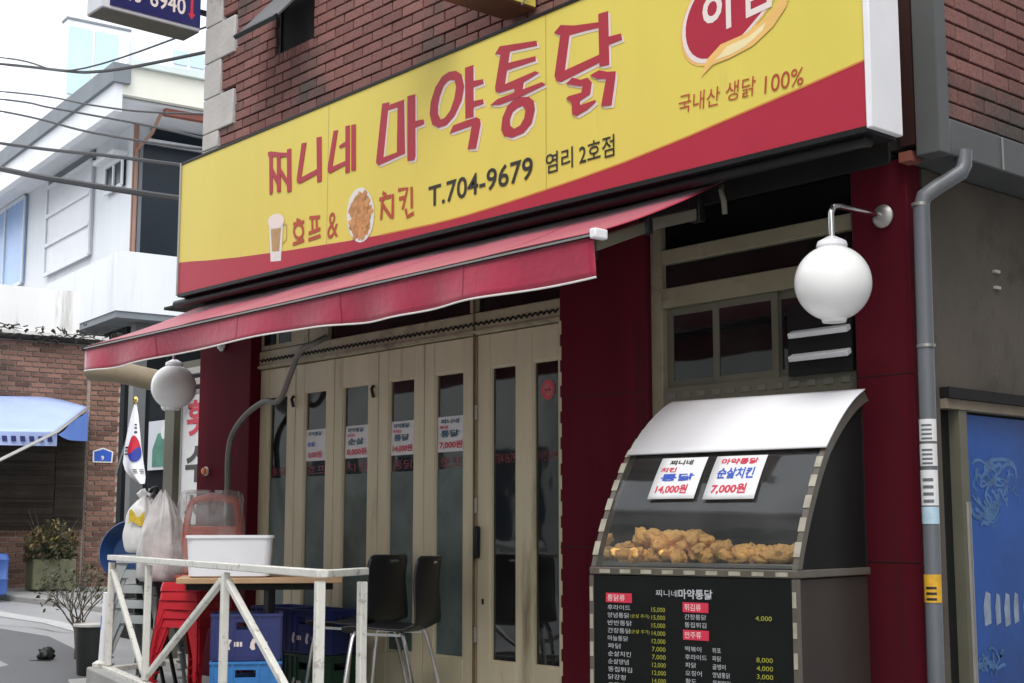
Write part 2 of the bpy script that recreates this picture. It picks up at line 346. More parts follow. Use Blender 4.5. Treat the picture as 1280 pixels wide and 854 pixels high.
# solid core
box('side_wall_core', M['soot'], bld, 2.40, 2.715, .02, 3.4, -.6, 2.5)
uw = box('upper_wall', M['mortar_dark'], bld, -2.86, 2.85, -.112, 3.4, 2.52, 6.4)
box('party_wall', M['concrete'], bld, -3.02, -2.88, .02, 3.4, -.6, 2.52)
box('back_wall', M['concrete'], bld, -2.86, 2.85, 3.42, 3.6, -.6, 6.4)
# interior of the shop
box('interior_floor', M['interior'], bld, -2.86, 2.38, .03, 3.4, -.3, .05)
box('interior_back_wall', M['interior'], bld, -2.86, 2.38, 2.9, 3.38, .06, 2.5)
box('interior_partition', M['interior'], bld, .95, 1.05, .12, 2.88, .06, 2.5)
# bricks of the upper wall: front (y = -0.112) and side (x = 2.9)
bme = MB().box(-.095, .095, -.028, .02, 0, .057); 
def brick_mesh(mat, nm, hx=.095, hz=.057, dp=.028):
    b = bmesh.new(); bmesh.ops.create_cube(b, size=1)
    for v in b.verts: v.co = Vector((v.co.x*2*hx, v.co.y*dp, (v.co.z+.5)*hz))
    fr = [e for e in b.edges if all(v.co.y < 0 for v in e.verts)]
    bmesh.ops.bevel(b, geom=fr, offset=.0025, segments=1, affect='EDGES')
    me = bpy.data.meshes.new(nm); b.to_mesh(me); b.free(); me.materials.append(mat); return me
BM = brick_mesh(M['brick'], 'brick')
rest = MB(); nb = 0; PX, PZ = .2, .067
def stuff_brick(mb, me, loc, sx, rz=0):
    c, s = math.cos(rz), math.sin(rz)
    mb.add([(loc[0]+v.co.x*sx*c-v.co.y*s, loc[1]+v.co.x*sx*s+v.co.y*c, loc[2]+v.co.z) for v in me.vertices], [tuple(p.vertices) for p in me.polygons])
quoin = [(3.66, 3.78, .19), (3.78, 4.035, .39), (4.035, 4.295, .20), (4.295, 4.565, .39), (4.565, 4.83, .20), (4.83, 5.09, .39), (5.09, 5.35, .20)]
def q_right(z):
    for a, b, wd in quoin:
        if a <= z+.03 < b: return -2.86+wd
    return -2.67
for r in range(30):
    z = 3.39+r*PZ
    if z > 5.3: break
    x = -2.86+(.1 if r % 2 else 0)
    while x < 2.80:
        x0, x1 = max(x, q_right(z)), min(x+PX, 2.82); wdt = x1-x0
        x += PX
        if wdt < .03: continue
        # small window opening
        if x1 > -1.95 and x0 < -1.50 and 4.13 < z+.03 < 4.62:
            if x0 < -1.98: x1 = -1.95; wdt = x1-x0
            elif x1 > -1.47: x0 = -1.50; wdt = x1-x0
            else: continue
            if wdt < .03: continue
        sx = (wdt-.012)/.19; loc = ((x0+x1)/2, -.127+random.uniform(-.0025, .0025), z+.005)
        if z > 3.55 and z < 4.98-.34*(x0+2.7): inst('brick', BM, loc, uw, (sx, 1, 1)); nb += 1
        else: stuff_brick(rest, BM, loc, sx)
sw = box('upper_side_wall', M['mortar_dark'], bld, 2.853, 2.885, -.10, 3.4, 2.62, 6.4)
for r in range(40):
    z = 2.628+r*PZ
    if z > 5.2: break
    y = -.05-(.1 if r % 2 else 0)
    while y < 3.3:
        y0, y1 = max(y, -.05), min(y+PX, 3.4); y += PX; wdt = y1-y0
        if wdt < .03: continue
        sx = (wdt-.010)/.19; loc = (2.898+random.uniform(-.002, .002), (y0+y1)/2, z+.005)
        if y0 < 1.0 and z < 3.75: inst('brick', BM, loc, sw, (sx, 1, 1), (0, 0, R_(90))); nb += 1
        else: stuff_brick(rest, BM, loc, sx, R_(90))
tag(rest.build('remaining_bricks', M['brick'], bld), None, None, None, 'stuff')
print('bricks', nb)
# pale quoin stones on the left corner
for a, b, wd in quoin: MB().box(-2.885, -2.862+wd, -.155, .25, a+.003, b-.003).build('quoin_stone', M['stone'], bld, bevel=.006)
MB().box(-2.883, -2.67, -.15, .25, 2.52, 3.657).build('quoin_stone', M['stone'], bld)
# small upper window with tilted sash
win = box('small_window', M['black'], bld, -1.95, -1.50, -.108, -.09, 4.13, 4.62)
for xa in (-1.95, -1.53): box('window_jamb', M['black'], win, xa, xa+.03, -.125, -.113, 4.13, 4.62)
mb = MB(); c0 = Vector((-1.725, -.165, 4.50)); n1 = Vector((0, -.66, -.75)).normalized()
mb.obox(c0+n1*.19, (.245, 0, 0), n1*.22, Vector((0, -.75, .66))*.006); mb.build('tilted_sash', M['grey_metal'], win)
mb = MB(); mb.obox(c0+n1*.405, (.25, 0, 0), n1*.014, Vector((0, -.75, .66))*.014); mb.build('sash_rail', M['black'], win)
for i in range(9): MB().box(-1.945+i*.05, -1.905+i*.05, -.145, -.11, 4.07, 4.126).build('sill_brick', M['brick'], win)
# corner trim, fascia and soffits
box('corner_trim', M['grey_metal'], bld, 2.825, 2.93, -.135, -.055, 2.47, 6.4, bevel=.004)
fa = box('side_fascia', M['grey_metal'], bld, 2.70, 2.93, -.053, 3.4, 2.47, 2.617, bevel=.006)
for y in (.33, 1.35): box('fascia_joint', M['steel'], fa, 2.931, 2.934, y, y+.012, 2.475, 2.61)
box('soffit', M['soot'], bld, -2.86, 2.69, -.42, 0, 2.50, 2.519)
M['trim_brown'] = pm('dark_brown_trim', (.035, .014, .012), .6, .2, 4, spec=.2)
box('front_trim', M['trim_brown'], bld, 2.755, 2.822, -.137, -.113, 2.52, 6.4)
# pillars
P = [(-2.92, -2.24, -.10), (.685, 1.29, -.055), (2.475, 2.74, -.08)]
for x0, x1, y0 in P:
    zz = [-.2, .92, 2.495] if x1 > 2 else [-.2, 2.495]
    pl = MB().box(x0, x1, y0, .02 if x1 > 2 else .10, zz[0], zz[-1]).build('pillar', M['red_paint'], bld, bevel=.006)
    if .6 < x0 < 1: box('panel_joint', M['soot'], pl, x0-.001, x1+.001, y0-.0015, y0+.002, .925, .929); box('panel_joint', M['soot'], pl, x0-.001, x1+.001, y0-.0015, y0+.002, 1.66, 1.663)
    if x1 > 2:
        for zj in (.88, 1.62): box('panel_joint', M['soot'], pl, x0-.001, x1+.001, y0-.0015, y0+.002, zj, zj+.004)
        box('pillar_cap', M['maroon'], pl, 2.742, 2.80, -.13, -.06, 2.46, 2.50)
# header over the doors
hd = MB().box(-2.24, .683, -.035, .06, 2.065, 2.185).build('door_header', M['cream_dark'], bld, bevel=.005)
mb = MB(); n = 66
for i in range(n):
    x = -2.22+i*(2.88/n); mb.prism([(x, 2.125), (x+.022, 2.108), (x+.044, 2.125), (x+.042, 2.133), (x+.022, 2.118), (x+.002, 2.133)], lambda a, b, t: (a, t, b), -.043, -.036)
mb.build('scalloped_tape', M['soot'], hd)
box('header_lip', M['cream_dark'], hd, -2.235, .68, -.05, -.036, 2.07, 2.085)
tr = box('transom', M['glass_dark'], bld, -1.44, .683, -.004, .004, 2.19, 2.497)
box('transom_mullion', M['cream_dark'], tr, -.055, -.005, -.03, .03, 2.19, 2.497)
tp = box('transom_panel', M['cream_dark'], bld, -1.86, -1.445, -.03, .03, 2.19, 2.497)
box('seam', M['soot'], tp, -1.66, -1.655, -.032, -.029, 2.19, 2.497)
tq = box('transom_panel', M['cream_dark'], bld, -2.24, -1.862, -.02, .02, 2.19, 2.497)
for x in (-2.2, -2.02): box('small_pane', M['glass_dark'], tq, x, x+.14, -.025, -.021, 2.22, 2.40)
# folding doors
panes = [(-2.134, -1.903), (-1.707, -1.457), (-1.284, -1.010), (-.811, -.560), (-.376, -.116), (.105, .317), (.441, .645)]
edges = [(-2.238, -1.812), (-1.806, -1.374), (-1.368, -.914), (-.908, -.472), (-.466, -.022)]
ZB, ZT = .325, 1.882
def leaf(x0, x1, pns, nm):
    mb = MB(); xs = [x0]+[v for p in pns for v in p]+[x1]
    for i in range(0, len(xs), 2): mb.box(xs[i], xs[i+1], -.022, .022, .055, 2.06)
    for a, b in pns: mb.box(a, b, -.0215, .0215, .055, ZB).box(a, b, -.0215, .0215, ZT, 2.0595)
    lf = mb.build(nm, M['cream'], bld, bevel=.004)
    for a, b in pns:
        box('pane', M['glass'], lf, a, b, -.003, .003, ZB, ZT)
        mb = MB()
        for (xa, xb, za, zb) in ((a, a+.012, ZB, ZT), (b-.012, b, ZB, ZT), (a+.012, b-.012, ZB, ZB+.012), (a+.012, b-.012, ZT-.012, ZT)): mb.box(xa, xb, -.016, -.0035, za, zb)
        mb.build('glazing_bead', M['cream'], lf)
        if b < 0: box('window_film', M['film'], lf, a+.0125, b-.0125, -.0062, -.0036, ZB+.0125, 1.345)
    return lf
for (x0, x1), p in zip(edges, panes[:5]): leaf(x0, x1, [p], 'folding_door')
ed = leaf(.002, .682, panes[5:], 'entrance_door')
mb = MB().box(.005, .04, -.06, -.03, .86, 1.03); mb.build('door_handle', M['black'], ed, bevel=.008)
for z in (.42, 1.1, 1.6): MB().tube([(.0, -.03, z), (.0, -.03, z+.08)], .009).build('hinge', M['steel'], ed, smooth=True)
box('keyhole', M['black'], ed, .045, .058, -.026, -.0225, .62, .65)
MB().tube([(-.011, -.034, .06), (-.011, -.034, 1.2), (-.012, -.036, 2.08), (-.012, -.04, 2.45)], .007).build('bolt_rod', M['rust'], ed, smooth=True)
for x, z in ((-2.0+.18, 1.86), (-.95, 1.86)):
    MB().tube([(x, -.03, z), (x, -.045, z-.02), (x, -.03, z-.07)], .010).build('door_hook', M['black'], bld, smooth=True)
# red stick-on lettering on the glass
F0 = lambda y: (lambda u, v: (u, y, v))
words = ['통닭', '호프', '치킨', '통닭', '호프', '704-9679', '치킨호프']
for (a, b), t in zip(panes, words):
    lettering(MB(), t, F0(-.0042), a+.03, b-.03, 1.36, 1.412).build('glass_lettering', M['glass_red'], bld, fixn=False)
# patterned tape on the pillar edge
for i in range(14): box('tape_dash', M['cream'], bld, .684, .70, -.0585, -.0555, .30+i*.13, .37+i*.13)
# window bay beside the warmer
M['dull_dash'] = pm('dull_tape', (.16, .15, .12), .6, .2, 20)
M['pane_backing'] = pm('grey_green_backing', (.20, .23, .21), .7, .3, 3)
box('added_pane_backing', M['pane_backing'], bld, 1.56, 2.10, .16, .18, 1.3, 2.15)  # invented panel behind the bay panes so the glass reads lighter
box('inner_shelf', M['interior'], bld, 1.38, 2.40, .30, .55, 1.70, 1.74)
wb = MB()
for (xa, xb, za, zb) in ((1.292, 1.365, .5, 2.495), (2.44, 2.474, .5, 2.495), (1.366, 2.439, 2.255, 2.325), (1.366, 2.439, 2.045, 2.14)):
    wb.box(xa, xb, -.03, .04, za, zb)
M['bay_olive'] = pm('olive_beige_frame', (.25, .22, .145), .55, .18, 6, dirt=((.12, .10, .07), .4, 5))
wb = wb.build('window_bay_frame', M['bay_olive'], bld, bevel=.005)
for za, zb in ((2.327, 2.494), (2.142, 2.253)): box('transom_pane', M['glass_dark'], wb, 1.367, 2.438, .0, .006, za, zb)
for i, (xa, xb, y) in enumerate(((1.367, 1.70, .012), (1.66, 2.03, -.004), (2.0, 2.438, .012))):
    s = MB().box(xa, xa+.035, y-.008, y+.008, 1.667, 2.043).box(xb-.035, xb, y-.008, y+.008, 1.667, 2.043).box(xa+.036, xb-.036, y-.008, y+.008, 1.667, 1.70).box(xa+.036, xb-.036, y-.008, y+.008, 2.01, 2.043).build('sliding_sash', M['green_dark'], wb)
    box('pane', M['glass'], s, xa+.036, xb-.036, y-.003, y+.003, 1.701, 2.009)
box('window_sill', M['green_dark'], wb, 1.366, 2.439, -.03, .04, 1.58, 1.665)
for i in range(12): box('sill_dash', M['dull_dash'], wb, 1.40+i*.088, 1.445+i*.088, -.034, -.0305, 1.615, 1.64)
box('bay_panel', M['soot'], bld, 1.366, 2.439, -.01, .04, .06, 1.578)
# exhaust louvre in the window bay
lv = box('exhaust_louvre', M['black'], bld, 2.11, 2.438, -.05, -.031, 1.66, 1.97)
for z in (1.735, 1.835): MB().obox((2.283, -.065, z), (.150, 0, 0), (0, -.016, -.008), (0, -.004, .011)).build('slat', M['white'], lv, bevel=.003)
# taupe side wall with its blue door
M['lintel'] = pm('worn_lintel', (.23, .19, .14), .7, .25, 8)
sdw = box('side_wall_panel', M['beige_wall'], bld, 2.717, 2.735, .10, 3.35, 1.56, 2.465)
box('corner_post', M['beige_wall'], bld, 2.717, 2.742, .03, .097, -.5, 2.465)
for z in (2.03, 2.10): box('wall_hook', M['stone'], sdw, 2.736, 2.75, .56, .60, z, z+.012)
dl = box('side_door_lintel', M['lintel'], bld, 2.717, 2.77, .10, 3.35, 1.49, 1.53)
box('lintel_edge', M['soot'], dl, 2.717, 2.785, .098, 3.35, 1.5315, 1.575)

# blue side door with a printed picture
M['door_blue'] = pm('blue_door_print', (.012, .075, .32), .3, .4, 1.6, dirt=((.05, .15, .40), .4, 2.2), spec=.4)
M['swirl'] = pm('pale_blue_print', (.06, .16, .36), .4, .5, 14)
M['swirl_white'] = pm('white_print', (.26, .32, .42), .4, .4, 16)
sd = box('side_door', M['door_blue'], bld, 2.717, 2.728, .255, 1.25, -.42, 1.478)
for ya in (.195, 1.252): box('door_jamb', M['green_dark'], sd, 2.717, 2.765, ya, ya+.058, -.42, 1.488)
MB().tube([(2.765, .235, .05), (2.765, .235, 1.12)], .012).build('door_bar', M['steel'], sd, smooth=True)
S = lambda y, z: (2.7300, y, z)
rr = random.Random(31); mb = MB()
for k in range(46):
    if k < 34: cy, cz, sp = .50+rr.uniform(-.12, .16), 1.17+rr.uniform(-.10, .10), .11
    else: cy, cz, sp = .40+rr.uniform(-.08, .12), .47+rr.uniform(-.04, .04), .06
    r0 = rr.uniform(.3, 1)*sp; a0 = rr.uniform(0, 360); a1 = a0+rr.uniform(60, 200)
    stroke(mb, [(cy+r0*1.2*math.cos(R_(a0+(a1-a0)*t/9)), cz+.7*r0*math.sin(R_(a0+(a1-a0)*t/9))+.01*math.sin(t)) for t in range(10)], rr.uniform(.004, .018), lambda u, v, k=k: (2.7288+.00004*k, u, v))
tag(mb.build('printed_swirl', M['swirl'], sd, fixn=False), None, None, None, 'stuff')
mb = MB()
for k, (y, z, w2, h) in enumerate(((.385, .62, .05, .13), (.475, .62, .035, .12), (.545, .61, .04, .13), (.62, .62, .035, .12), (.70, .61, .045, .13), (.79, .61, .04, .13))):
    flat_poly(mb, [[(y, z), (y+w2, z+.01), (y+w2, z+h), (y+w2*.3, z+h+.01), (y-.006, z+h*.6)]], lambda u, v: (2.7294, u, v))
mb.build('printed_letters', M['swirl_white'], sd, fixn=False)

# ------------------------------------------------------------------ drainpipe with stickers
dp = thing('drainpipe', (2.82, -.115, -.4), 'grey downpipe with stickers on the corner beside the red pillar', 'pipe')
pth = [(2.93, .04, 2.50), (2.93, .035, 2.44), (2.925, .02, 2.41), (2.87, -.07, 2.345), (2.835, -.105, 2.31), (2.826, -.115, 2.27), (2.818, -.115, 1.5), (2.80, -.115, -.4)]
MB().tube(pth, .032, 14).build('pipe', M['pipe'], dp, smooth=True)
for z in (2.27, 1.71): MB().tube([(2.822, -.115, z), (2.822, -.115, z+.012)], .036, 14).build('pipe_band', M['steel'], dp, smooth=True)
M['stick_y'] = pm('yellow_sticker', (.72, .40, .03), .5, .2, 40); M['stick_b'] = pm('pale_blue_sticker', (.45, .62, .72), .5, .15, 30)
for z0, z1, m in ((1.345, 1.43, 'paper'), (1.25, 1.335, 'paper'), (1.10, 1.235, 'paper'), (1.03, 1.095, 'stick_b'), (.735, .84, 'stick_y')):
    mb = MB(); cx = lambda z: 2.80+.018*(z+.4)/1.9
    mb.grid(lambda a, b: (cx(z0)+.0335*math.cos(R_(200+170*a)), -.115+.0335*math.sin(R_(200+170*a)), z0+(z1-z0)*b), 10, 2)
    st = mb.build('sticker', M[m], dp, smooth='all')
    if m != 'stick_b':
        mk = MB()
        for k in range(4 if m == 'paper' else 3):
            za = z0+(k+.6)*(z1-z0)/5; stroke(mk, [(R_(255+70*t/6), za) for t in range(7)], (z1-z0)/11, lambda u, v: (cx(z0)+.0342*math.cos(u), -.115+.0342*math.sin(u), v))
        mk.build('sticker_print', M['pipe' if m == 'paper' else 'let_black'], st, fixn=False)

# ------------------------------------------------------------------ long sign board
sg = thing('sign_board', (.3, -.5, 2.5), 'long yellow shop sign board with red lettering above the awning', 'sign')
SX0, SX1, SY, SD = -2.32, 2.92, -.60, .18
def zb(x): return 2.522-.041*(x-SX0)/(SX1-SX0)
def zt(x): return 3.378+.040*(x-SX0)/(SX1-SX0)
mb = MB(); mb.add([(SX0, SY, zb(SX0)), (SX1, SY, zb(SX1)), (SX1, SY+SD, zb(SX1)), (SX0, SY+SD, zb(SX0)), (SX0, SY, zt(SX0)), (SX1, SY, zt(SX1)), (SX1, SY+SD, zt(SX1)), (SX0, SY+SD, zt(SX0))],
    [(0,3,2,1),(4,5,6,7),(0,1,5,4),(1,2,6,5),(2,3,7,6),(3,0,4,7)]); mb.build('face_box', M['yellow'], sg)
def on(dy): return lambda u, v: (u, SY-dy, v)
sw_top = [(-2.318, 2.728), (-2.15, 2.712), (-1.966, 2.69), (-1.584, 2.654), (-1.008, 2.61), (-.42, 2.572), (-.1, 2.556), (.33, 2.541), (.6, 2.540), (.85, 2.548), (1.09, 2.558), (1.40, 2.573), (1.68, 2.592), (2.05, 2.628), (2.354, 2.664), (2.65, 2.698), (2.918, 2.732)]
mb = MB(); n = len(sw_top)
mb.add([on(.002)(x, zb(x)+.001) for x, z in sw_top]+[on(.002)(x, z) for x, z in sw_top], [(i, i+1, n+i+1, n+i) for i in range(n-1)])
mb.build('red_swoosh', M['sign_red'], sg, fixn=False)
M['seam'] = pm('sign_seam', (.36, .28, .07), .5, .2, 9)
M['swoosh_edge'] = pm('orange_rim', (.62, .22, .05), .4, .08, 6)
mb = MB(); stroke(mb, [(x, z) for x, z in sw_top if x > -.2], .008, on(.003)); mb.build('swoosh_rim', M['swoosh_edge'], sg, fixn=False)
for xs_ in (-.62, 1.18): mb = MB(); stroke(mb, [(xs_, zb(xs_)+.004), (xs_, zt(xs_)-.004)], .003, on(.0014)); mb.build('panel_seam', M['seam'], sg, fixn=False)
mb = MB(); zc = zb(SX1)
mb.box(SX1+.001, SX1+.03, SY-.012, SY+SD+.005, zc-.012, zt(SX1)+.01); mb.build('end_cap', M['white'], sg, bevel=.005)
mb = MB()
for xa in (SX0,): mb.box(xa-.02, xa-.001, SY-.008, SY+SD, zb(xa)-.01, zt(xa)+.012)
mb.build('end_strip', M['steel'], sg)
for (za, nm) in ((zb, 'lower_trim'), (zt, 'upper_trim')):
    mb = MB(); s = -1 if za is zb else 1; a, b = SX0, SX1
    h0, h1 = (-.022, -.001) if s < 0 else (.001, .016)
    P8 = [(a, SY-.006, za(a)+h0), (b, SY-.006, za(b)+h0), (b, SY+SD, za(b)+h0), (a, SY+SD, za(a)+h0), (a, SY-.006, za(a)+h1), (b, SY-.006, za(b)+h1), (b, SY+SD, za(b)+h1), (a, SY+SD, za(a)+h1)]
    mb.add(P8, [(0,3,2,1),(4,5,6,7),(0,1,5,4),(1,2,6,5),(2,3,7,6),(3,0,4,7)]).build(nm, M['black'], sg)
for x in (-2.0, -.6, .9, 2.4): box('sign_bracket', M['black'], sg, x, x+.05, SY+SD+.002, -.145, 2.75, 3.2)
GLYPHS= {'jji':[[(-1.26,3.244),(-1.223,3.242),(-1.125,3.215),(-1.024,3.192),(-1.023,3.169),(-1.118,3.184),(-1.21,3.209),(-1.251,3.213)],[(-1.242,3.223),(-1.205,3.215),(-1.195,2.988),(-1.212,2.977),(-1.229,2.982)],[(-1.219,3.155),(-1.208,3.147),(-1.141,3.056),(-1.139,3.012),(-1.217,3.111)],[(-1.156,3.208),(-1.119,3.201),(-1.107,2.978),(-1.127,2.975),(-1.147,2.982)],[(-1.127,3.131),(-1.116,3.122),(-1.025,3.024),(-1.023,2.984),(-1.126,3.093)],[(-1.044,3.216),(-1.005,3.214),(-0.99,2.959),(-1.033,2.958)]],'ni':[[(-0.891,3.221),(-0.843,3.215),(-0.891,3.018),(-0.722,3.037),(-0.721,3.007),(-0.901,2.985),(-0.93,2.994),(-0.937,3.017)],[(-0.737,3.222),(-0.689,3.217),(-0.678,2.958),(-0.723,2.958)]],'ne':[[(-0.566,3.224),(-0.526,3.219),(-0.575,3.019),(-0.442,3.027),(-0.441,3.005),(-0.597,2.986),(-0.618,3.0),(-0.621,3.018)],[(-0.508,3.125),(-0.46,3.136),(-0.44,3.133),(-0.439,3.112),(-0.504,3.112)],[(-0.45,3.225),(-0.411,3.221),(-0.404,2.958),(-0.443,2.957)],[(-0.393,3.218),(-0.354,3.215),(-0.347,2.958),(-0.386,2.96)]],'ma':[[(-0.108,3.274),(-0.044,3.266),(-0.055,3.224),(-0.092,2.974),(-0.135,2.94),(-0.158,2.96)],[(-0.068,3.252),(0.086,3.25),(0.079,3.22),(-0.061,3.225)],[(0.031,3.228),(0.086,3.25),(0.099,2.957),(0.029,2.973)],[(-0.099,2.974),(0.029,2.977),(0.099,2.957),(-0.135,2.94)],[(0.117,3.261),(0.182,3.255),(0.189,2.926),(0.179,2.905),(0.123,2.912)],[(0.178,3.112),(0.253,3.105),(0.262,3.08),(0.184,3.077)]],'yak_o':[[(0.463,3.306),(0.517,3.298),(0.563,3.267),(0.584,3.2),(0.564,3.132),(0.508,3.067),(0.443,3.033),(0.377,3.033),(0.327,3.062),(0.306,3.121),(0.314,3.184),(0.352,3.253),(0.408,3.297)],[(0.474,3.261),(0.507,3.251),(0.52,3.213),(0.507,3.159),(0.475,3.103),(0.432,3.074),(0.399,3.071),(0.374,3.105),(0.373,3.148),(0.387,3.195),(0.419,3.244),(0.452,3.26)]],'yak':[[(0.589,3.295),(0.654,3.293),(0.657,3.027),(0.594,3.031)],[(0.651,3.212),(0.727,3.202),(0.734,3.178),(0.654,3.178)],[(0.652,3.108),(0.728,3.1),(0.735,3.076),(0.655,3.076)],[(0.5,3.019),(0.678,3.021),(0.705,3.005),(0.712,2.98),(0.677,2.863),(0.614,2.872),(0.645,2.985),(0.471,2.983)]],'tong':[[(0.819,3.306),(0.854,3.336),(1.116,3.293),(1.124,3.267),(0.929,3.29),(0.867,3.29)],[(0.861,3.298),(0.929,3.29),(0.892,3.136),(0.96,3.099),(0.849,3.103),(0.825,3.115),(0.82,3.137)],[(0.911,3.236),(1.109,3.219),(1.113,3.197),(0.904,3.202)],[(0.89,3.135),(1.109,3.146),(1.135,3.132),(0.953,3.099),(0.849,3.103)],[(0.963,3.119),(1.028,3.119),(1.016,3.055),(0.963,3.052)],[(0.786,3.056),(0.842,3.074),(1.156,3.081),(1.179,3.064),(1.002,3.046),(0.855,3.043)]],'tong_o':[[(1.002,3.045),(1.062,3.033),(1.099,3.004),(1.106,2.961),(1.085,2.901),(1.026,2.865),(0.941,2.86),(0.886,2.88),(0.865,2.916),(0.874,2.973),(0.911,3.023),(0.953,3.042)],[(0.984,2.998),(1.02,2.999),(1.04,2.972),(1.032,2.937),(1.002,2.907),(0.959,2.9),(0.931,2.922),(0.929,2.952),(0.947,2.985)]],'dak':[[(1.24,3.298),(1.284,3.323),(1.373,3.296),(1.537,3.266),(1.536,3.241),(1.439,3.251),(1.34,3.258),(1.266,3.281)],[(1.283,3.282),(1.343,3.261),(1.31,3.099),(1.333,3.091),(1.287,3.049),(1.255,3.062),(1.242,3.091)],[(1.308,3.098),(1.537,3.115),(1.539,3.079),(1.282,3.05)],[(1.532,3.305),(1.592,3.301),(1.596,3.053),(1.536,3.059)],[(1.593,3.182),(1.67,3.176),(1.677,3.147),(1.595,3.146)],[(1.321,3.031),(1.36,3.052),(1.415,3.028),(1.459,3.027),(1.485,2.999),(1.474,2.947),(1.405,2.931),(1.412,2.91),(1.506,2.912),(1.511,2.903),(1.457,2.88),(1.386,2.866),(1.359,2.879),(1.357,2.933),(1.32,2.962),(1.337,2.97),(1.42,2.967),(1.428,2.995),(1.371,3.013)],[(1.475,3.033),(1.534,3.043),(1.587,3.022),(1.635,3.012),(1.633,2.985),(1.608,2.865),(1.545,2.874),(1.578,2.993),(1.523,3.005)]]}
STROKES= {'ho':[[(-0.931,2.779),(-0.887,2.76)],[(-0.965,2.757),(-0.85,2.753)],[(-0.857,2.699),(-0.86,2.683),(-0.87,2.671),(-0.885,2.665),(-0.904,2.665),(-0.923,2.671),(-0.939,2.682),(-0.95,2.698),(-0.955,2.715),(-0.952,2.73),(-0.942,2.742),(-0.926,2.749),(-0.907,2.749),(-0.888,2.742),(-0.872,2.731),(-0.861,2.715),(-0.857,2.699)],[(-0.904,2.664),(-0.906,2.643)],[(-0.964,2.639),(-0.846,2.646)]],'peu':[[(-0.797,2.766),(-0.689,2.753)],[(-0.768,2.761),(-0.761,2.677)],[(-0.726,2.757),(-0.715,2.676)],[(-0.801,2.677),(-0.682,2.684)],[(-0.802,2.64),(-0.678,2.645)]],'chi':[[(-0.096,2.784),(-0.062,2.762)],[(-0.125,2.751),(-0.019,2.752)],[(-0.096,2.748),(-0.106,2.639)],[(-0.091,2.716),(-0.017,2.637)],[(-0.004,2.759),(-0.004,2.628)]],'kin':[[(0.041,2.772),(0.122,2.767),(0.082,2.661)],[(0.051,2.723),(0.11,2.722)],[(0.157,2.768),(0.161,2.654)],[(0.108,2.66),(0.124,2.615),(0.179,2.627)]]}

def glyph(name, polys, m, ring=None, white=False, dy=.004):
    mb = MB(); wb_ = MB()
    for i, p in enumerate(polys): mb.prism(p, lambda a, b, t: (a, SY-t, b), .001+.0003*i, dy+.0004*i)
    if ring: flat_poly(mb, ring, on(dy)); 
    o = mb.build('letter', m, sg, fixn=False)
    if white:
        for i, p in enumerate(polys): flat_poly(wb_, [[(a+.013, b-.014) for a, b in p]], on(.0016+.0001*i)); flat_poly(wb_, [[(a+.005, b-.007) for a, b in p]], on(.0022+.0001*i))
        if ring: flat_poly(wb_, [[(a+.013, b-.014) for a, b in l] for l in ring], on(.0015))
        wb_.build('letter_edge', M['let_white'], o, fixn=False)
G_ = GLYPHS
for k in ('jji', 'ni', 'ne'): glyph(k, G_[k], M['let_red'])
glyph('ma', G_['ma'], M['let_red'], white=True); glyph('yak', G_['yak'], M['let_red'], G_['yak_o'], True)
glyph('tong', G_['tong'], M['let_red'], G_['tong_o'], True); glyph('dak', G_['dak'], M['let_red'], None, True)
for k, ls in STROKES.items():
    mb = MB()
    for i, l in enumerate(ls): stroke(mb, l, .020, on(.003+.0002*i))
    mb.build('letter', M['let_orange'], sg, fixn=False)
lettering(MB(), '&', on(.003), -.612, -.508, 2.612, 2.758).build('letter', M['let_orange'], sg, fixn=False)
lettering(MB(), 'T.704-9679', on(.003), .30, 1.09, 2.632, 2.742, bold=.012).build('phone_number', M['let_black'], sg, fixn=False)
lettering(MB(), '염리', on(.003), 1.178, 1.36, 2.634, 2.732, bold=.008).build('letters', M['let_black'], sg, fixn=False)
lettering(MB(), '2호점', on(.003), 1.40, 1.622, 2.634, 2.732, bold=.008).build('letters', M['let_black'], sg, fixn=False)
lettering(MB(), '국내산', on(.003), 2.0, 2.225, 2.735, 2.815, -.012, .1).build('letters', M['let_orange'], sg, fixn=False)
lettering(MB(), '생닭', on(.003), 2.255, 2.41, 2.728, 2.808, -.008, .1).build('letters', M['let_orange'], sg, fixn=False)
lettering(MB(), '100%', on(.003), 2.45, 2.64, 2.715, 2.785, -.008, .1).build('letters', M['let_orange'], sg, fixn=False)
# round emblem with a flame tail
def drop(sc, ox, oz):
    P = []
    for i in range(40):
        t = 2*math.pi*i/40; r = 1
        x = .275*math.cos(t); z = .185*math.sin(t)
        if math.sin(t) < 0: z *= 1.0+.25*max(0, -math.cos(t-.5))
        P.append((ox+sc*(x*.94+z*.10), oz+sc*(z+x*.22)))
    return P
E0 = (2.30, 3.155)
mb = MB(); flat_poly(mb, [drop(1.10, *E0)], on(.002)); mb.build('emblem_rim', M['flame'], sg, fixn=False)
mb = MB(); flat_poly(mb, [drop(1.055, *E0)], on(.0026)); mb.build('emblem_edge', M['let_white'], sg, fixn=False)
mb = MB(); flat_poly(mb, [drop(.98, *E0)], on(.0032)); mb.build('emblem', M['sign_red'], sg, fixn=False)
mb = MB(); flat_poly(mb, [[(2.125, 2.862), (2.16, 2.93), (2.235, 2.975), (2.36, 2.985), (2.46, 3.02), (2.56, 3.09), (2.60, 3.14), (2.57, 3.04), (2.50, 2.975), (2.40, 2.925), (2.28, 2.905), (2.19, 2.90)]], on(.0038)); mb.build('emblem_flame', M['flame'], sg, fixn=False)
mb = MB(); flat_poly(mb, [[(2.20, 2.915), (2.27, 2.958), (2.38, 2.968), (2.47, 3.005), (2.45, 2.972), (2.36, 2.932), (2.28, 2.918)]], on(.0044)); mb.build('emblem_flame', M['flame_pale'], sg, fixn=False)
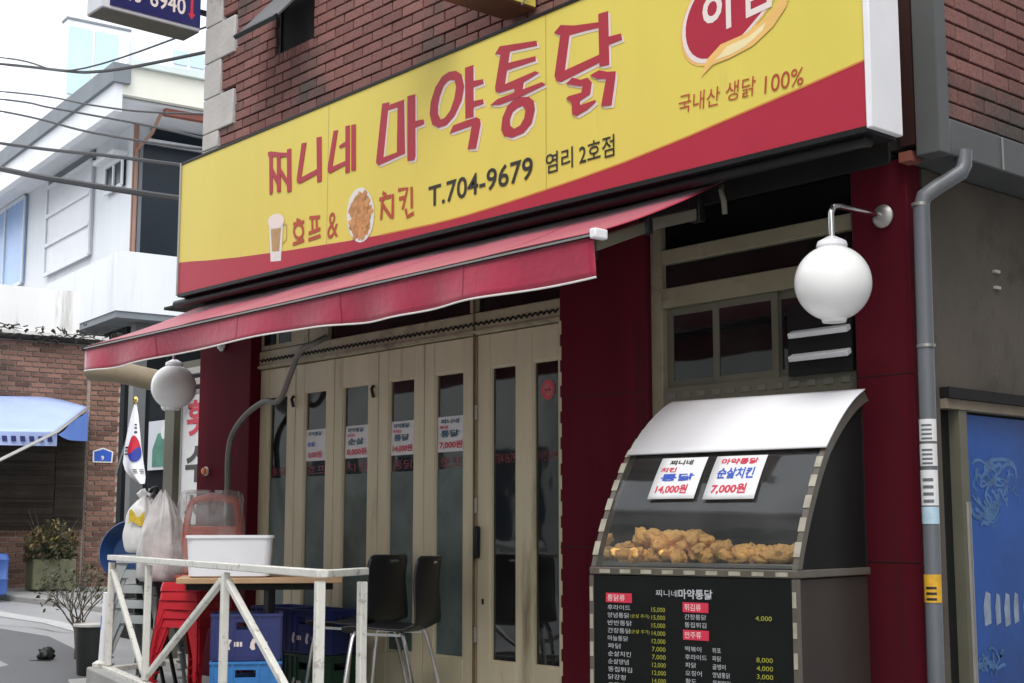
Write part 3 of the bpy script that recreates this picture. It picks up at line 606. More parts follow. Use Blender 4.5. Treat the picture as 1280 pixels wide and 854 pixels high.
lettering(MB(), '하', on(.0042), 2.13, 2.325, 3.02, 3.27, .015, 0, .02).build('emblem_letter', M['let_white'], sg, fixn=False)
lettering(MB(), '림', on(.0042), 2.345, 2.50, 3.045, 3.28, .015, 0, .02).build('emblem_letter', M['let_white'], sg, fixn=False)
# printed beer glass and dish of fried chicken
bx0 = -1.15
mb = MB(); flat_poly(mb, [[(bx0-.075, 2.80), (bx0+.078, 2.79), (bx0+.062, 2.56), (bx0-.05, 2.572)]], on(.003)); mb.build('printed_glass', M['foam'], sg, fixn=False)
mb = MB(); flat_poly(mb, [[(bx0-.055, 2.765), (bx0+.058, 2.757), (bx0+.042, 2.62), (bx0-.036, 2.63)]], on(.0036)); mb.build('printed_beer', M['beer'], sg, fixn=False)
mb = MB(); flat_poly(mb, [[(bx0+.09*math.cos(t*.314), 2.805+.045*math.sin(t*.314)-.01*math.cos(t*.314)) for t in range(20)]], on(.0042)); mb.build('printed_foam', M['let_white'], sg, fixn=False)
mb = MB(); stroke(mb, [(bx0+.078, 2.77), (bx0+.115, 2.765), (bx0+.115, 2.68), (bx0+.075, 2.66)], .008, on(.003)); mb.build('printed_handle', M['beer'], sg, fixn=False)
px, pz = -.297, 2.697
mb = MB(); flat_poly(mb, [[(px+.128*math.cos(t*.2618), pz+.152*math.sin(t*.2618)-.02*math.cos(t*.2618)) for t in range(24)]], on(.003)); mb.build('printed_plate', M['foam'], sg, fixn=False)
mb = MB(); rr = random.Random(3)
for i in range(150):
    a = rr.uniform(0, 6.28); q = math.sqrt(rr.random()); cx_, cz_ = px+.095*q*math.cos(a), pz+.122*q*math.sin(a); w_ = rr.uniform(.014, .026); an = rr.uniform(0, 3.1)
    mb.add([on(.0034+.00002*i)(*q_) for q_ in [(cx_+w_*(1.3*math.cos(t)*math.cos(an)-.7*math.sin(t)*math.sin(an)), cz_+w_*(1.3*math.cos(t)*math.sin(an)+.7*math.sin(t)*math.cos(an))) for t in [j*.785 for j in range(8)]]], [tuple(range(8))])
mb.build('printed_chicken', M['fried_print'], sg, fixn=False)

# ------------------------------------------------------------------ awning
M['seam_red'] = pm('awning_seam', (.24, .010, .035), .5, .1, 9)
aw = thing('awning', (-.2, -.5, 2.0), 'wine red retractable cloth awning under the yellow sign', 'awning')
AX0, AX1 = -2.475, 2.035
def canopy(u, v):
    x = AX0+(AX1-AX0)*u; y = -.36+(-1.135+.36)*v; z = 2.482+(2.150-2.482)*v-.014*math.sin(math.pi*v)*(1+.6*math.sin(9*u)+.3*math.sin(31*u))
    return (x, y, z+.003*math.sin(23*u)*v+.004*noise.noise(Vector((x*3, y*3, 0))))
MB().grid(canopy, 90, 12).build('canopy', M['awning'], aw, smooth='all', solid=.003)
def scal(x):
    t = (x-AX0)/(AX1-AX0); return 2.004-.030*t-.010*math.sin(t*9.5+.6)-.006*math.sin(t*21)
def val(u, v):
    x = AX0+(AX1-AX0)*u; zt_ = 2.128; z = zt_+(scal(x)-zt_)*v
    return (x, -1.146-.015*v*math.sin(u*37+2*math.sin(u*9))-.012*v*math.sin(u*15+1)+.012*v, z)
for xs_ in (-1.55, -.62, .32, 1.25):
    us = (xs_-AX0)/(AX1-AX0)
    mb = MB().grid(lambda a, b: (Vector(canopy(us+(a-.5)*.0016, b))+Vector((0, -.001, .003))), 1, 10); mb.build('canopy_seam', M['seam_red'], aw, smooth='all')
    mb = MB().grid(lambda a, b: (Vector(val(us+(a-.5)*.0016, b))+Vector((0, -.003, 0))), 1, 6); mb.build('valance_seam', M['seam_red'], aw, smooth='all')
MB().grid(val, 120, 6).build('valance', M['awning'], aw, smooth='all', solid=.003)
MB().tube([Vector(val(i/80, 1))+Vector((0, -.002, -.003)) for i in range(81)], .0045, 6).build('valance_piping', M['foam'], aw, smooth=True)
mb = MB().box(AX0, AX1, -1.155, -1.115, 2.128, 2.146); mb.build('front_bar', M['soot'], aw, bevel=.004)
MB().box(AX0, AX1, -1.160, -1.1555, 2.130, 2.138).build('front_bar_edge', M['steel'], aw)
MB().box(AX1+.001, AX1+.035, -1.17, -1.10, 2.118, 2.158).build('bar_end_cap', M['white'], aw, bevel=.006)
MB().box(AX0-.02, AX0-.001, -1.165, -1.11, 2.12, 2.15).build('bar_end_cap', M['black'], aw, bevel=.004)
cs = MB(); cs.tube([(-2.45, -.545, 2.475), (2.86, -.545, 2.445)], .026, 16); cs.build('roller_tube', M['black'], aw, smooth=True)
MB().box(-2.45, 2.84, -.352, -.335, 2.40, 2.495).build('cassette_plate', M['soot'], aw)
MB().tube([(2.862, -.545, 2.445), (2.885, -.545, 2.445)], .029, 16).build('cassette_end', M['black'], aw, smooth=True)
for sx in (1.93, -2.30):
    s = 1 if sx > 0 else -1
    MB().bar((sx, -.42, 2.345), (sx-s*.03, -.70, 2.262), .035, .05).build('arm', M['green_dark'], aw, bevel=.006)
    MB().bar((sx-s*.03, -.72, 2.250), (sx+s*.06, -1.10, 2.110), .035, .05).build('arm', M['green_dark'], aw, bevel=.006)
    MB().tube([(sx-s*.03, -.71, 2.225), (sx-s*.03, -.71, 2.285)], .032, 14).build('elbow_joint', M['black'], aw, smooth=True)
    MB().box(sx-.03, sx+.03, -.44, -.40, 2.31, 2.42).build('arm_bracket', M['black'], aw, bevel=.005)
    MB().tube([(sx+.02, -1.085, 2.075), (sx+.05, -1.085, 2.075)], .022, 12).build('arm_knuckle', M['black'], aw, smooth=True)
MB().tube([(2.07, -.42, 2.44), (2.10, -.46, 2.41), (2.115, -.46, 2.36), (2.11, -.45, 2.31)], .012).build('crank_eye', M['green_dark'], aw, smooth=True)

# ------------------------------------------------------------------ globe lamps
def globe_lamp(x, yw, label):
    t = thing('globe_lamp', (x, yw, 2.26), label, 'lamp', 'globe lamps on the red pillars')
    MB().lathe([(0, 0), (.045, .0), (.048, .012), (.035, .028), (.012, .035)], (x, yw, 2.265), 24, (0, -1, 0)).build('wall_plate', M['steel'], t, smooth=True)
    ye = yw-.36
    MB().tube([(x, yw-.03, 2.265), (x, ye+.05, 2.262), (x, ye+.015, 2.252), (x, ye, 2.225), (x, ye, 2.10)], .0125, 10).build('arm', M['chrome'], t, smooth=True)
    MB().lathe([(.018, .175), (.055, .155), (.06, .138), (.05, .125)], (x, ye, 1.957), 28).build('collar', M['white'], t, smooth=True)
    MB().lathe([(.147*math.sin(math.pi*i/24), -.147*math.cos(math.pi*i/24)) for i in range(25)], (x, ye, 1.950), 40).build('globe', M['globe'], t, smooth='all')
    MB().lathe([(.045, -.153), (.05, -.137)], (x, ye, 1.950), 24).build('globe_cap', M['globe'], t, smooth=True)
globe_lamp(2.635, -.085, 'white glass globe lamp on a chrome arm above the food warmer')
globe_lamp(-2.60, -.105, 'white glass globe lamp under the far left end of the awning')

# ------------------------------------------------------------------ projecting signs
ps = thing('projecting_sign', (-3.1, -.5, 4.55), 'navy blue projecting sign with white digits and red arrow', 'sign')
box('sign_case', M['plaster'], ps, -3.20, -2.955, -.91, -.16, 4.565, 5.3, bevel=.01)
box('sign_face', M['navy'], ps, -2.953, -2.948, -.855, -.165, 4.59, 5.27)
box('case_underside', M['green_dark'], ps, -3.19, -2.962, -.90, -.165, 4.560, 4.564)
N_ = lambda u, v: (-2.9465, u, v)
lettering(MB(), '713', N_, -.80, -.625, 4.655, 4.78, bold=.015).build('digits', M['let_white'], ps, fixn=False)
lettering(MB(), '6940', N_, -.56, -.285, 4.655, 4.78, bold=.015).build('digits', M['let_white'], ps, fixn=False)
mb = MB(); flat_poly(mb, [[(-.235, 4.635), (-.205, 4.68), (-.224, 4.68), (-.224, 4.80), (-.246, 4.80), (-.246, 4.68), (-.265, 4.68)]], N_); mb.build('arrow', M['let_pink'], ps, fixn=False)
for z in (4.75, 5.15): box('mounting_arm', M['black'], ps, -3.1, -3.06, -.158, -.02, z, z+.03)
ys = thing('projecting_sign', (.5, -.4, 3.73), 'yellow projecting sign with brown underside above the long sign board', 'sign')
box('sign_case', M['wood_sign'], ys, .40, .630, -1.0, -.16, 3.700, 4.6, bevel=.006)
box('sign_face', M['yellow'], ys, .632, .637, -.99, -.17, 3.708, 4.59)
box('mounting_arm', M['black'], ys, .48, .54, -.158, -.145, 3.80, 4.5)
MB().tube([(.62, -.20, 3.80), (.70, -.30, 3.70), (.73, -.35, 3.645)], .005).build('loose_wire', M['pipe'], ys, smooth=True)

# ------------------------------------------------------------------ flexible hose
M['green_dark2'] = pm('hose_grey', (.19, .19, .17), .5, .15, 9)
hp = [(-1.43, -.05, 2.20), (-1.44, -.12, 2.16), (-1.52, -.15, 2.135), (-1.60, -.15, 2.085), (-1.66, -.15, 2.0), (-1.72, -.15, 1.91), (-1.77, -.15, 1.845), (-1.84, -.15, 1.815), (-1.94, -.15, 1.83), (-2.04, -.15, 1.815), (-2.16, -.16, 1.765), (-2.27, -.17, 1.69), (-2.335, -.18, 1.60), (-2.345, -.19, 1.48), (-2.325, -.2, 1.32), (-2.29, -.22, 1.15), (-2.25, -.24, 1.0), (-2.18, -.26, .7), (-2.15, -.27, .3), (-2.15, -.28, .06)]
def smooth_path(p, k=4):
    P = [Vector(q) for q in p]; out = []
    for i in range(len(P)-1):
        a, b, c, e = P[max(i-1, 0)], P[i], P[i+1], P[min(i+2, len(P)-1)]
        for j in range(k):
            t = j/k; out.append(.5*((2*b)+(c-a)*t+(2*a-5*b+4*c-e)*t*t+(3*b-3*c+e-a)*t**3))
    return out+[P[-1]]
tag(MB().tube(smooth_path(hp), .019, 10).build('drain_hose', M['green_dark2'], smooth=True), 'grey flexible hose hanging from above the doors by the left pillar', 'hose')
bb = thing('door_bell', (-2.777, -.12, 1.38), 'small orange oval bell light on the dark left pillar', 'bell')
M['amber'] = pm('amber_lens', (.75, .22, .05), .25, .1, 20)
MB().lathe([(.030, 0), (.032, .01), (.03, .014)], (-2.777, -.103, 1.41), 20, (0, -1, 0)).build('bell_base', M['paper'], bb, smooth=True)
MB().lathe([(.026, .0), (.022, .014), (.010, .022), (0, .023)], (-2.777, -.118, 1.41), 20, (0, -1, 0)).build('lens', M['amber'], bb, smooth=True)

# ------------------------------------------------------------------ notices taped to the doors
notes = [((-1.695, -1.468), ['마약통닭', '순살', '8,000원'], 'crumpled white price notice on the folding door nearest the left pillar'),
         ((-1.262, -1.020), ['마약통닭', '치킨', '순살', '8,000원'], 'white price notice on the third folding door from the left'),
         ((-.797, -.572), ['마약통닭', '치킨', '통닭', '14,000원'], 'white price notice on the fourth folding door, with a 14,000 price'),
         ((-.360, -.120), ['찌니네', '포장', '통닭', '7,000원'], 'white price notice on the folding door nearest the entrance')]
inks = ['let_teal', 'let_pink', 'let_teal', 'let_pink']
for i, ((a, b), ws, lab) in enumerate(notes):
    t = thing('price_notice', ((a+b)/2, -.006, 1.44), lab, 'notice', 'price notices on the folding doors')
    mb = MB(); mb.grid(lambda u, v: (a+(b-a)*u, -.0065-.003*math.sin(7*u+3*v+i)*(.6 if i else 1.2)-(.006*(u-.5)**2), 1.44+.196*v), 8, 8); mb.build('sheet', M['paper'], t, smooth='all')
    rows = [(1.595, 1.622), (1.568, 1.586), (1.520, 1.560), (1.455, 1.500)]
    ru = rows if len(ws) == 4 else [rows[0], (1.53, 1.56), rows[3]]
    for k, wd in enumerate(ws):
        z0, z1 = ru[k]; ink = inks[k] if len(ws) == 4 else ('let_teal', 'let_blue', 'let_pink')[k]
        x0, x1 = (a+.03, b-.05) if k != 1 else (a+.02, a+.10)
        lettering(MB(), wd, F0(-.0125), x0 if k < 3 else a+.02, x1 if k < 3 else b-.02, z0, z1, bold=.03).build('print', M[ink], t, fixn=False)
ns = thing('no_smoking_sticker', (.545, -.004, 1.68), 'round red no smoking sticker on the entrance door glass', 'sticker')
M['nosmoke'] = pm('sticker_pink', (.45, .14, .14), .5, .12, 30)
MB().lathe([(.052, 0), (.052, .002)], (.545, -.0045, 1.725), 28, (0, -1, 0)).build('disc', M['nosmoke'], ns, smooth=True)
mb = MB(); stroke(mb, [(.545+.042*math.cos(i*.3307), 1.725+.042*math.sin(i*.3307)) for i in range(20)], .010, F0(-.0072)); stroke(mb, [(.515, 1.695), (.575, 1.755)], .010, F0(-.0075)); mb.build('ring', M['let_pink'], ns, fixn=False)
mb = MB(); flat_poly(mb, [[(.522, 1.72), (.566, 1.72), (.566, 1.730), (.522, 1.730)]], F0(-.0070)); mb.build('cigarette', M['let_black'], ns, fixn=False)

# ------------------------------------------------------------------ fried food warmer
TH = R_(10); E1 = Vector((math.cos(TH), math.sin(TH), 0)); E2 = Vector((-E1.y, E1.x, 0)); CW = .89; CD = .60; CH = .675
FL = Vector((2.728, -.836, 0))-CW*E1
def cb(a, b, z): return tuple(FL+a*E1+b*E2+Vector((0, 0, z)))
def cbox(mb, a0, a1, b0, b1, z0, z1):
    return mb.add([cb(a0,b0,z0),cb(a1,b0,z0),cb(a1,b1,z0),cb(a0,b1,z0),cb(a0,b0,z1),cb(a1,b0,z1),cb(a1,b1,z1),cb(a0,b1,z1)], [(0,3,2,1),(4,5,6,7),(0,1,5,4),(1,2,6,5),(2,3,7,6),(3,0,4,7)])
def arc(s):
    b, z = CD*s**1.12, .868+CH*(1-(1-s)**1.7)
    if s > .455:                                   # the lid is nearly a flat board
        t = (s-.455)/.545; b0, z0 = CD*.455**1.12, .868+CH*(1-.545**1.7)
        b, z = .55*b+.45*(b0+(CD-b0)*t), .55*z+.45*(z0+(.868+CH-z0)*t)
    return b, z
M['cab_brown'] = pm('warmer_brown', (.034, .022, .019), .55, .2, 4)
M['cab_trim'] = pm('warmer_trim', (.10, .088, .07), .4, .2, 10)
M['side_black'] = pm('black_side_sheet', (.007, .007, .007), .5, .2, 5, spec=.15)
M['dash'] = pm('pale_tape', (.34, .315, .25), .5, .35, 14)
M['steel_tray'] = pm('steel_tray', (.34, .34, .34), .3, .1, 6, metal=.7)
cbt = thing('food_warmer', tuple(FL+.445*E1+.3*E2+Vector((0, 0, .05))), 'glass fronted fried food warmer with white curved lid and menu board', 'food warmer')
cbox(MB(), .012, CW-.012, .02, CD, .055, .835).build('lower_cabinet', M['cab_brown'], cbt, bevel=.006)
cbox(MB(), 0, CW, -.012, CD+.002, .837, .866).build('counter_ledge', M['cab_trim'], cbt, bevel=.004)
cbox(MB(), .03, CW-.03, .03, CD-.03, .867, .885).build('tray', M['steel_tray'], cbt, bevel=.004)
cbox(MB(), .012, CW-.012, CD-.02, CD, .867, 1.535).build('back_panel', M['soot'], cbt)
for a in (0, CW-.022):
    mb = MB(); n = 26
    for i in range(n):
        s0, s1 = i/n, (i+1)/n; (b0, z0), (b1, z1) = arc(s0), arc(s1); w_ = .035
        mb.add([cb(a, b0, z0), cb(a+.022, b0, z0), cb(a+.022, b1, z1), cb(a, b1, z1), cb(a, b0+w_, z0-.032*s0), cb(a+.022, b0+w_, z0-.032*s0), cb(a+.022, b1+w_, z1-.032*s1), cb(a, b1+w_, z1-.032*s1)],
               [(0,1,2,3),(4,7,6,5),(0,3,7,4),(1,5,6,2),(0,4,5,1),(3,2,6,7)])
    rb = mb.build('side_rib', M['cab_trim'], cbt)
    for i in range(1, 12 if a == 0 else 6):
        s0, s1 = i/12-.045, i/12; (b0, z0), (b1, z1) = arc(s0), arc(s1); e = .003
        MB().add([cb(a-.002, b0-e, z0), cb(a+.024, b0-e, z0), cb(a+.024, b1-e, z1+e), cb(a-.002, b1-e, z1+e)], [(0, 1, 2, 3)]).build('tape_dash', M['dash'], rb, solid=.002)
# side glass, dark right side sheet, curved front glass, white lid
for a, m, nm in ((.010, 'glass_clear', 'side_glass'), (CW-.012, 'side_black', 'side_sheet')):
    prof = [(.03, .868)]+[(arc(i/14)[0]+.03, arc(i/14)[1]-.02) for i in range(1, 14)]+[(CD-.021, 1.51), (CD-.021, .868)]
    mb = MB(); mb.prism(prof, lambda p, q, t: cb(a+t, p, q), 0, .003); mb.build(nm, M[m], cbt)
mb = MB(); mb.grid(lambda u, v: cb(.024+(CW-.048)*u, arc(.60*v)[0]+.004, arc(.60*v)[1]), 1, 18); mb.build('front_glass', M['glass_clear'], cbt, smooth='all')
mb = MB(); mb.grid(lambda u, v: cb(.016+(CW-.008)*u, arc(.455+.545*v)[0]-.012, arc(.455+.545*v)[1]+.008), 1, 16); mb.build('white_lid', M['white'], cbt, smooth='all', solid=.006)
# menu board with painted border
mbd = cbox(MB(), .02, CW-.02, -.010, .018, .055, .834); M['board'] = pm('black_board', (.008, .009, .009), .6, .2, 6, spec=.15); bd = mbd.build('menu_board', M['board'], cbt)
for i in range(9): cbox(MB(), .05+i*.095, .098+i*.095, -.0155, -.0125, .843, .858).build('ledge_dash', M['dash'], cbt)
for a0 in (.0, CW-.019):
    ps_ = cbox(MB(), a0, a0+.019, -.012, .017, .055, .834).build('board_post', M['cab_trim'], cbt)
    for i in range(7): cbox(MB(), a0+.002, a0+.017, -.0145, -.0125, .79-i*.105-.055, .79-i*.105).build('tape_dash', M['dash'], ps_)
Bf = lambda u, v: cb(u, -.0125, v)
lettering(MB(), '찌니네', Bf, .305, .40, .760, .785).build('board_title', M['let_menu'], bd, fixn=False)
lettering(MB(), '마약통닭', Bf, .405, .55, .754, .790, bold=.02).build('board_title', M['let_menu'], bd, fixn=False)
for (x0, x1, z0, wd) in ((.085, .185, .738, '통닭류'), (.43, .52, .712, '튀김류'), (.43, .52, .612, '안주류')):
    mb = MB(); flat_poly(mb, [[(x0-.008, z0-.006), (x1+.012, z0-.006), (x1+.012, z0+.030), (x0-.008, z0+.030)]], lambda u, v: cb(u, -.0118, v)); mb.build('heading_bar', M['let_pink'], bd, fixn=False)
    lettering(MB(), wd, Bf, x0, x1-.02, z0, z0+.024).build('heading', M['let_white'], bd, fixn=False)
items = ['후라이드', '양념통닭', '반반통닭', '간장통닭', '마늘통닭', '파닭', '순살치킨', '순살양념', '똥집튀김', '닭강정', '오징어', '감자튀김', '골뱅이', '떡볶이', '어묵탕', '황도', '쥐포', '먹태']
rr = random.Random(5)
def mline(body, m, u0, u1, z, h):
    lettering(MB(), body, Bf, u0, u1, z, z+h).build('menu_line' if m == 'let_menu' else 'menu_price', M[m], bd, fixn=False)
for k in range(12):
    z = .704-k*.029
    mline(items[k % 18], 'let_menu', .085, .085+.023*len(items[k % 18])+rr.uniform(0, .02), z, .019)
    mline(f'{rr.choice((6,7,8,12,14,15,16))},000', 'let_olive', .285, .345, z-.004, .019)
    if k in (1, 3): mline('(순살 추가)', 'let_olive', .19, .275, z, .017)
for k in range(11):
    z = .680-k*.029-(.058 if k > 1 else 0)
    mline(items[(k*5+3) % 18], 'let_menu', .43, .43+.023*len(items[(k*5+3) % 18]), z, .019)
    if k > 1: mline(items[(k*7+2) % 18], 'let_menu', .545, .545+.018*len(items[(k*7+2) % 18]), z, .019)
    if k not in (1, 2): mline(f'{rr.choice((3,4,5,8,10,12))},000', 'let_olive', .725, .79, z+.004, .019)
# two price papers on the curved glass
for (a0, a1, s0, s1, ws, ik, lab) in ((.19, .40, .245, .435, ['찌니네', '치킨', '통닭', '14,000원'], ['let_black', 'let_pink', 'let_blue', 'let_pink'], 'left price paper on the warmer glass, black and blue words above 14,000'),
                              (.44, .66, .240, .435, ['마약통닭', '순살치킨', '7,000원'], ['let_pink', 'let_blue', 'let_pink'], 'right price paper on the warmer glass, blue word above 7,000')):
    def pf(u, v, o=.004, a0=a0, a1=a1, s0=s0, s1=s1):
        b, z = arc(s0+(s1-s0)*v); return cb(a0+(a1-a0)*u, b-o-.01*(1-v)*.6, z+o*.6)
    c_ = pf(.5, 0); t = thing('price_paper', c_, lab, 'notice', 'price papers on the warmer glass')
    mb = MB(); mb.grid(lambda u, v: pf(u, v), 4, 8); mb.build('sheet', M['paper'], t, smooth='all', solid=.0012)
    zz = [(.80, .93), (.62, .74), (.40, .58), (.10, .32)] if len(ws) == 4 else [(.78, .93), (.44, .70), (.10, .33)]
    for k, wd in enumerate(ws):
        u0, u1 = (.22, .72) if k in (0, 1) and len(ws) == 4 else (.14, .86)
        if len(ws) == 4 and k == 1: u0, u1 = .08, .42
        if k == len(ws)-1: u0, u1 = .12, .80
        vs, fs = text_verts(wd, 0, .03); m_ = MB()
        m_.add([pf(u0+(u1-u0)*p, zz[k][0]+(zz[k][1]-zz[k][0])*q, .0062) for p, q in vs], fs); m_.build('print', M[ik[k]], t, fixn=False)
# fried chicken pieces heaped on the tray
M['fried'] = pm('golden_batter', (.90, .51, .16), .55, .3, 26, .9, 150, island=.2)
fm = []
for k in range(4):
    b = bmesh.new(); bmesh.ops.create_icosphere(b, subdivisions=3, radius=1)
    for v in b.verts:
        p = v.co.normalized(); r = 1+.42*noise.noise(p*1.7+Vector((k*7.1, 0, 0)))+.30*noise.noise(p*4.3+Vector((0, k*3.3, 0)))+.12*noise.noise(p*11)
        v.co = Vector((p.x*r*.052, p.y*r*.036, p.z*r*.030))
    me = bpy.data.meshes.new('fried_piece'); b.to_mesh(me); b.free(); me.materials.append(M['fried'])
    for p in me.polygons: p.use_smooth = True
    fm.append(me)
rr = random.Random(11); k = 0
for layer in range(3):
    for i in range((54, 42, 26)[layer]):
        a = .07+(.74)*((i+rr.random())/((54, 42, 26)[layer])); b = rr.uniform(.05+.025*layer, .27-.03*layer)
        hump = .7+.3*math.sin((a-.05)*7.5)
        if layer == 2 and hump < .75: continue
        o = inst('fried_chicken_piece', fm[k % 4], cb(a, b, .908+layer*.036*hump+rr.uniform(-.004, .006)), None, (rr.uniform(.6, .95),)*3, (rr.uniform(-.6, .6), rr.uniform(-.6, .6), rr.uniform(0, 6.3))); k += 1
        tag(o, 'golden battered fried chicken piece heaped on the warmer tray', 'fried chicken', 'fried chicken pieces on the warmer tray')

# ------------------------------------------------------------------ white railing
rl = thing('railing', (-.3, -1.6, .2), 'white painted steel railing with diagonal braces around the terrace', 'railing')
RP = [Vector(p) for p in ((-2.05, -1.118, 0), (-1.145, -1.342, 0), (.29, -1.706, 0), (1.471, -1.998, 0))]
RQ = Vector((1.22, -1.632, 0)); ztop, zbot = .850, .225
up = Vector((0, 0, 1)); dd = (RP[3]-RP[0]).normalized()
for i, p in enumerate(RP):
    w_ = .034; MB().obox(p+up*((ztop+zbot)/2-.013), dd*w_/2, Vector((-dd.y, dd.x, 0))*w_/2, up*((ztop-zbot)/2-.014)).build('post', M['white_paint'], rl, bevel=.004)
MB().obox(RQ+up*.43, (.016, 0, 0), (0, .016, 0), up*.376).build('post', M['white_paint'], rl, bevel=.004)
MB().bar(RP[0]-dd*.03+up*ztop, RP[3]+dd*.028+up*ztop, .045, .030).build('top_rail', M['white_paint'], rl, bevel=.004)
MB().bar(RP[3]+(RQ-RP[3]).normalized()*.035+up*(ztop-.002), RQ+(RQ-RP[3]).normalized()*.028+up*(ztop-.004), .036, .028).build('top_rail', M['white_paint'], rl, bevel=.004)
MB().bar(RP[0]-dd*.03+up*(zbot-.02), RP[3]+dd*.02+up*(zbot-.02), .05, .03).build('bottom_rail', M['white_paint'], rl, bevel=.004)
MB().bar(RP[0]+Vector((.0, .03, zbot-.02)), RP[0]+Vector((-.12, .42, zbot-.02)), .04, .03).build('bottom_rail', M['white_paint'], rl, bevel=.004)
for (p, q) in (((RP[0], ztop-.05), (RP[1], zbot+.01)), ((RP[1], zbot+.01), (RP[2], ztop-.045)), ((RP[2], ztop-.045), (RP[3], zbot+.02))):
    a_ = p[0]+up*p[1]; b_ = q[0]+up*q[1]; u_ = (b_-a_).normalized(); MB().bar(a_+u_*.05, b_-u_*.05, .028, .028).build('diagonal_brace', M['white_paint'], rl, bevel=.004)
st = thing('leaning_pole', (-2.25, -1.06, .2), 'white plastic pole with blue sticker leaning at the railing corner', 'pole')
MB().tube([(-2.262, -1.055, .21), (-2.215, -1.06, .64)], .024, 14).build('tube', M['white'], st, smooth=True)
MB().lathe([(.055, 0), (.055, .02), (.03, .035)], (-2.264, -1.055, .201), 18).build('foot', M['white_paint'], st, smooth=True)
M['blue_print'] = pm('blue_sticker_print', (.05, .16, .50), .5, .3, 60)
MB().tube([(-2.243, -1.057, .42), (-2.236, -1.058, .50)], .0252, 14, False).build('sticker', M['blue_print'], st, smooth=True)

# ------------------------------------------------------------------ table, tub, crates, stools, chairs
TE = Vector((.539, .842, 0)); TN = Vector((-.842, .539, 0)); T1 = Vector((-1.20, -1.15, 0)); TR = math.atan2(TE.y, TE.x)
tb = thing('side_table', (-1.15, -.62, .05), 'small wooden topped table behind the railing under the white tub', 'table')
c_ = T1+TE*.45+TN*.26
MB().obox(c_+up*.735, TE*.45, TN*.26, up*.016).build('table_top', M['wood'], tb, bevel=.004)
MB().obox(c_+up*.70, TE*.40, TN*.20, up*.018).build('apron', M['soot'], tb)
for p in (T1+TE*.50+TN*.06, T1+TE*.50+TN*.44): MB().bar((p.x, p.y, .06), (p.x, p.y, .682), .045).build('leg', M['black'], tb, bevel=.004)
tub = thing('plastic_tub', (-1.19, -.82, .752), 'white rectangular plastic tub standing on the table', 'tub')
def tubp(a, b, z): return tuple(Vector((-1.185, -.825, 0))+TE*a+TN*b+up*z)
def rrect(hw, hd, r, n=5):
    P = []
    for (cx, cy, a0) in ((hw-r, hd-r, 0), (-hw+r, hd-r, 90), (-hw+r, -hd+r, 180), (hw-r, -hd+r, 270)):
        for i in range(n+1): a = R_(a0+90*i/n); P.append((cx+r*math.cos(a), cy+r*math.sin(a)))
    return P
mb = MB(); rings = [(.205, .135, .752), (.220, .150, .76), (.232, .162, .965), (.240, .170, .966), (.240, .170, .982), (.230, .160, .982), (.212, .142, .775)]
n = 24
for hw, hd, z in rings: mb.v += [tubp(a, b, z) for a, b in rrect(hw, hd, .045)]
for i in range(len(rings)-1):
    for j in range(n): mb.f.append((i*n+j, i*n+(j+1) % n, (i+1)*n+(j+1) % n, (i+1)*n+j))
mb.f.append(tuple(range(n))[::-1]); mb.f.append(tuple(range((len(rings)-1)*n, len(rings)*n)))
mb.build('tub_body', M['white'], tub, smooth=True)
# beer crate, made once and copied
def make_crate(name, mat, mark, label, grp):
    t = thing(name, (0, 0, 0), label, 'crate', grp); W_, D_, H_ = .37, .28, .25
    mb = MB(); mb.box(-W_/2, W_/2, -D_/2, D_/2, 0, .015)
    for s in (-1, 1):
        y0, y1 = sorted((s*D_/2, s*(D_/2-.012)))
        mb.box(-W_/2, W_/2, y0, y1, .016, .165).box(-W_/2, -.055, y0, y1, .1655, .205).box(.055, W_/2, y0, y1, .1655, .205).box(-W_/2, W_/2, y0, y1, .2055, H_)
        x0, x1 = sorted((s*W_/2, s*(W_/2-.012))); yi = D_/2-.0125
        mb.box(x0, x1, -yi, yi, .016, .165).box(x0, x1, -yi, -.05, .1655, .205).box(x0, x1, .05, yi, .1655, .205).box(x0, x1, -yi, yi, .2055, H_)
    mb.build('crate_body', mat, t)
    mb = MB()
    for s in (-1, 1):
        for x in (-.175, -.12, -.07, .07, .12, .175): y0, y1 = sorted((s*(D_/2+.0005), s*(D_/2+.007))); mb.box(x-.005, x+.005, y0, y1, .01, .235)
        y0, y1 = sorted((s*(D_/2+.0005), s*(D_/2+.009))); mb.box(-W_/2, W_/2, y0, y1, .236, .249)
        for y in (-.12, -.06, .06, .12): x0, x1 = sorted((s*(W_/2+.0005), s*(W_/2+.007))); mb.box(x0, x1, y-.005, y+.005, .01, .235)
        x0, x1 = sorted((s*(W_/2+.0005), s*(W_/2+.009))); mb.box(x0, x1, -D_/2, D_/2, .236, .249)
    mb.build('rib', mat, t)
    mb = MB(); f = lambda u, v: (u, -D_/2-.0015, v)
    for x in (-.115, .02):
        flat_poly(mb, [[(x, .07), (x+.012, .055), (x+.03, .06), (x+.024, .085), (x+.038, .11), (x+.015, .118), (x+.004, .095)]], f)
        for k in range(3): flat_poly(mb, [[(x+.045+k*.018, .075), (x+.058+k*.018, .075), (x+.058+k*.018, .10), (x+.045+k*.018, .10)]], f)
    mb.build('crate_mark', M[mark], t, fixn=False)
    return t
M['crate_sky'] = pm('bright_blue_plastic', (.035, .20, .52), .4, .12, 6); M['crate_navy'] = pm('navy_plastic', (.018, .028, .14), .4, .12, 6); M['crate_green'] = pm('dark_green_plastic', (.012, .05, .028), .4, .12, 6)
cr = make_crate('bottle_crate', M['crate_sky'], 'let_white', 'bright blue bottle crate at the bottom of the stack under the table', 'bottle crates under the table')
CX = Vector((-1.105, -.755, 0)); place(cr, (CX.x, CX.y, .052), TR)
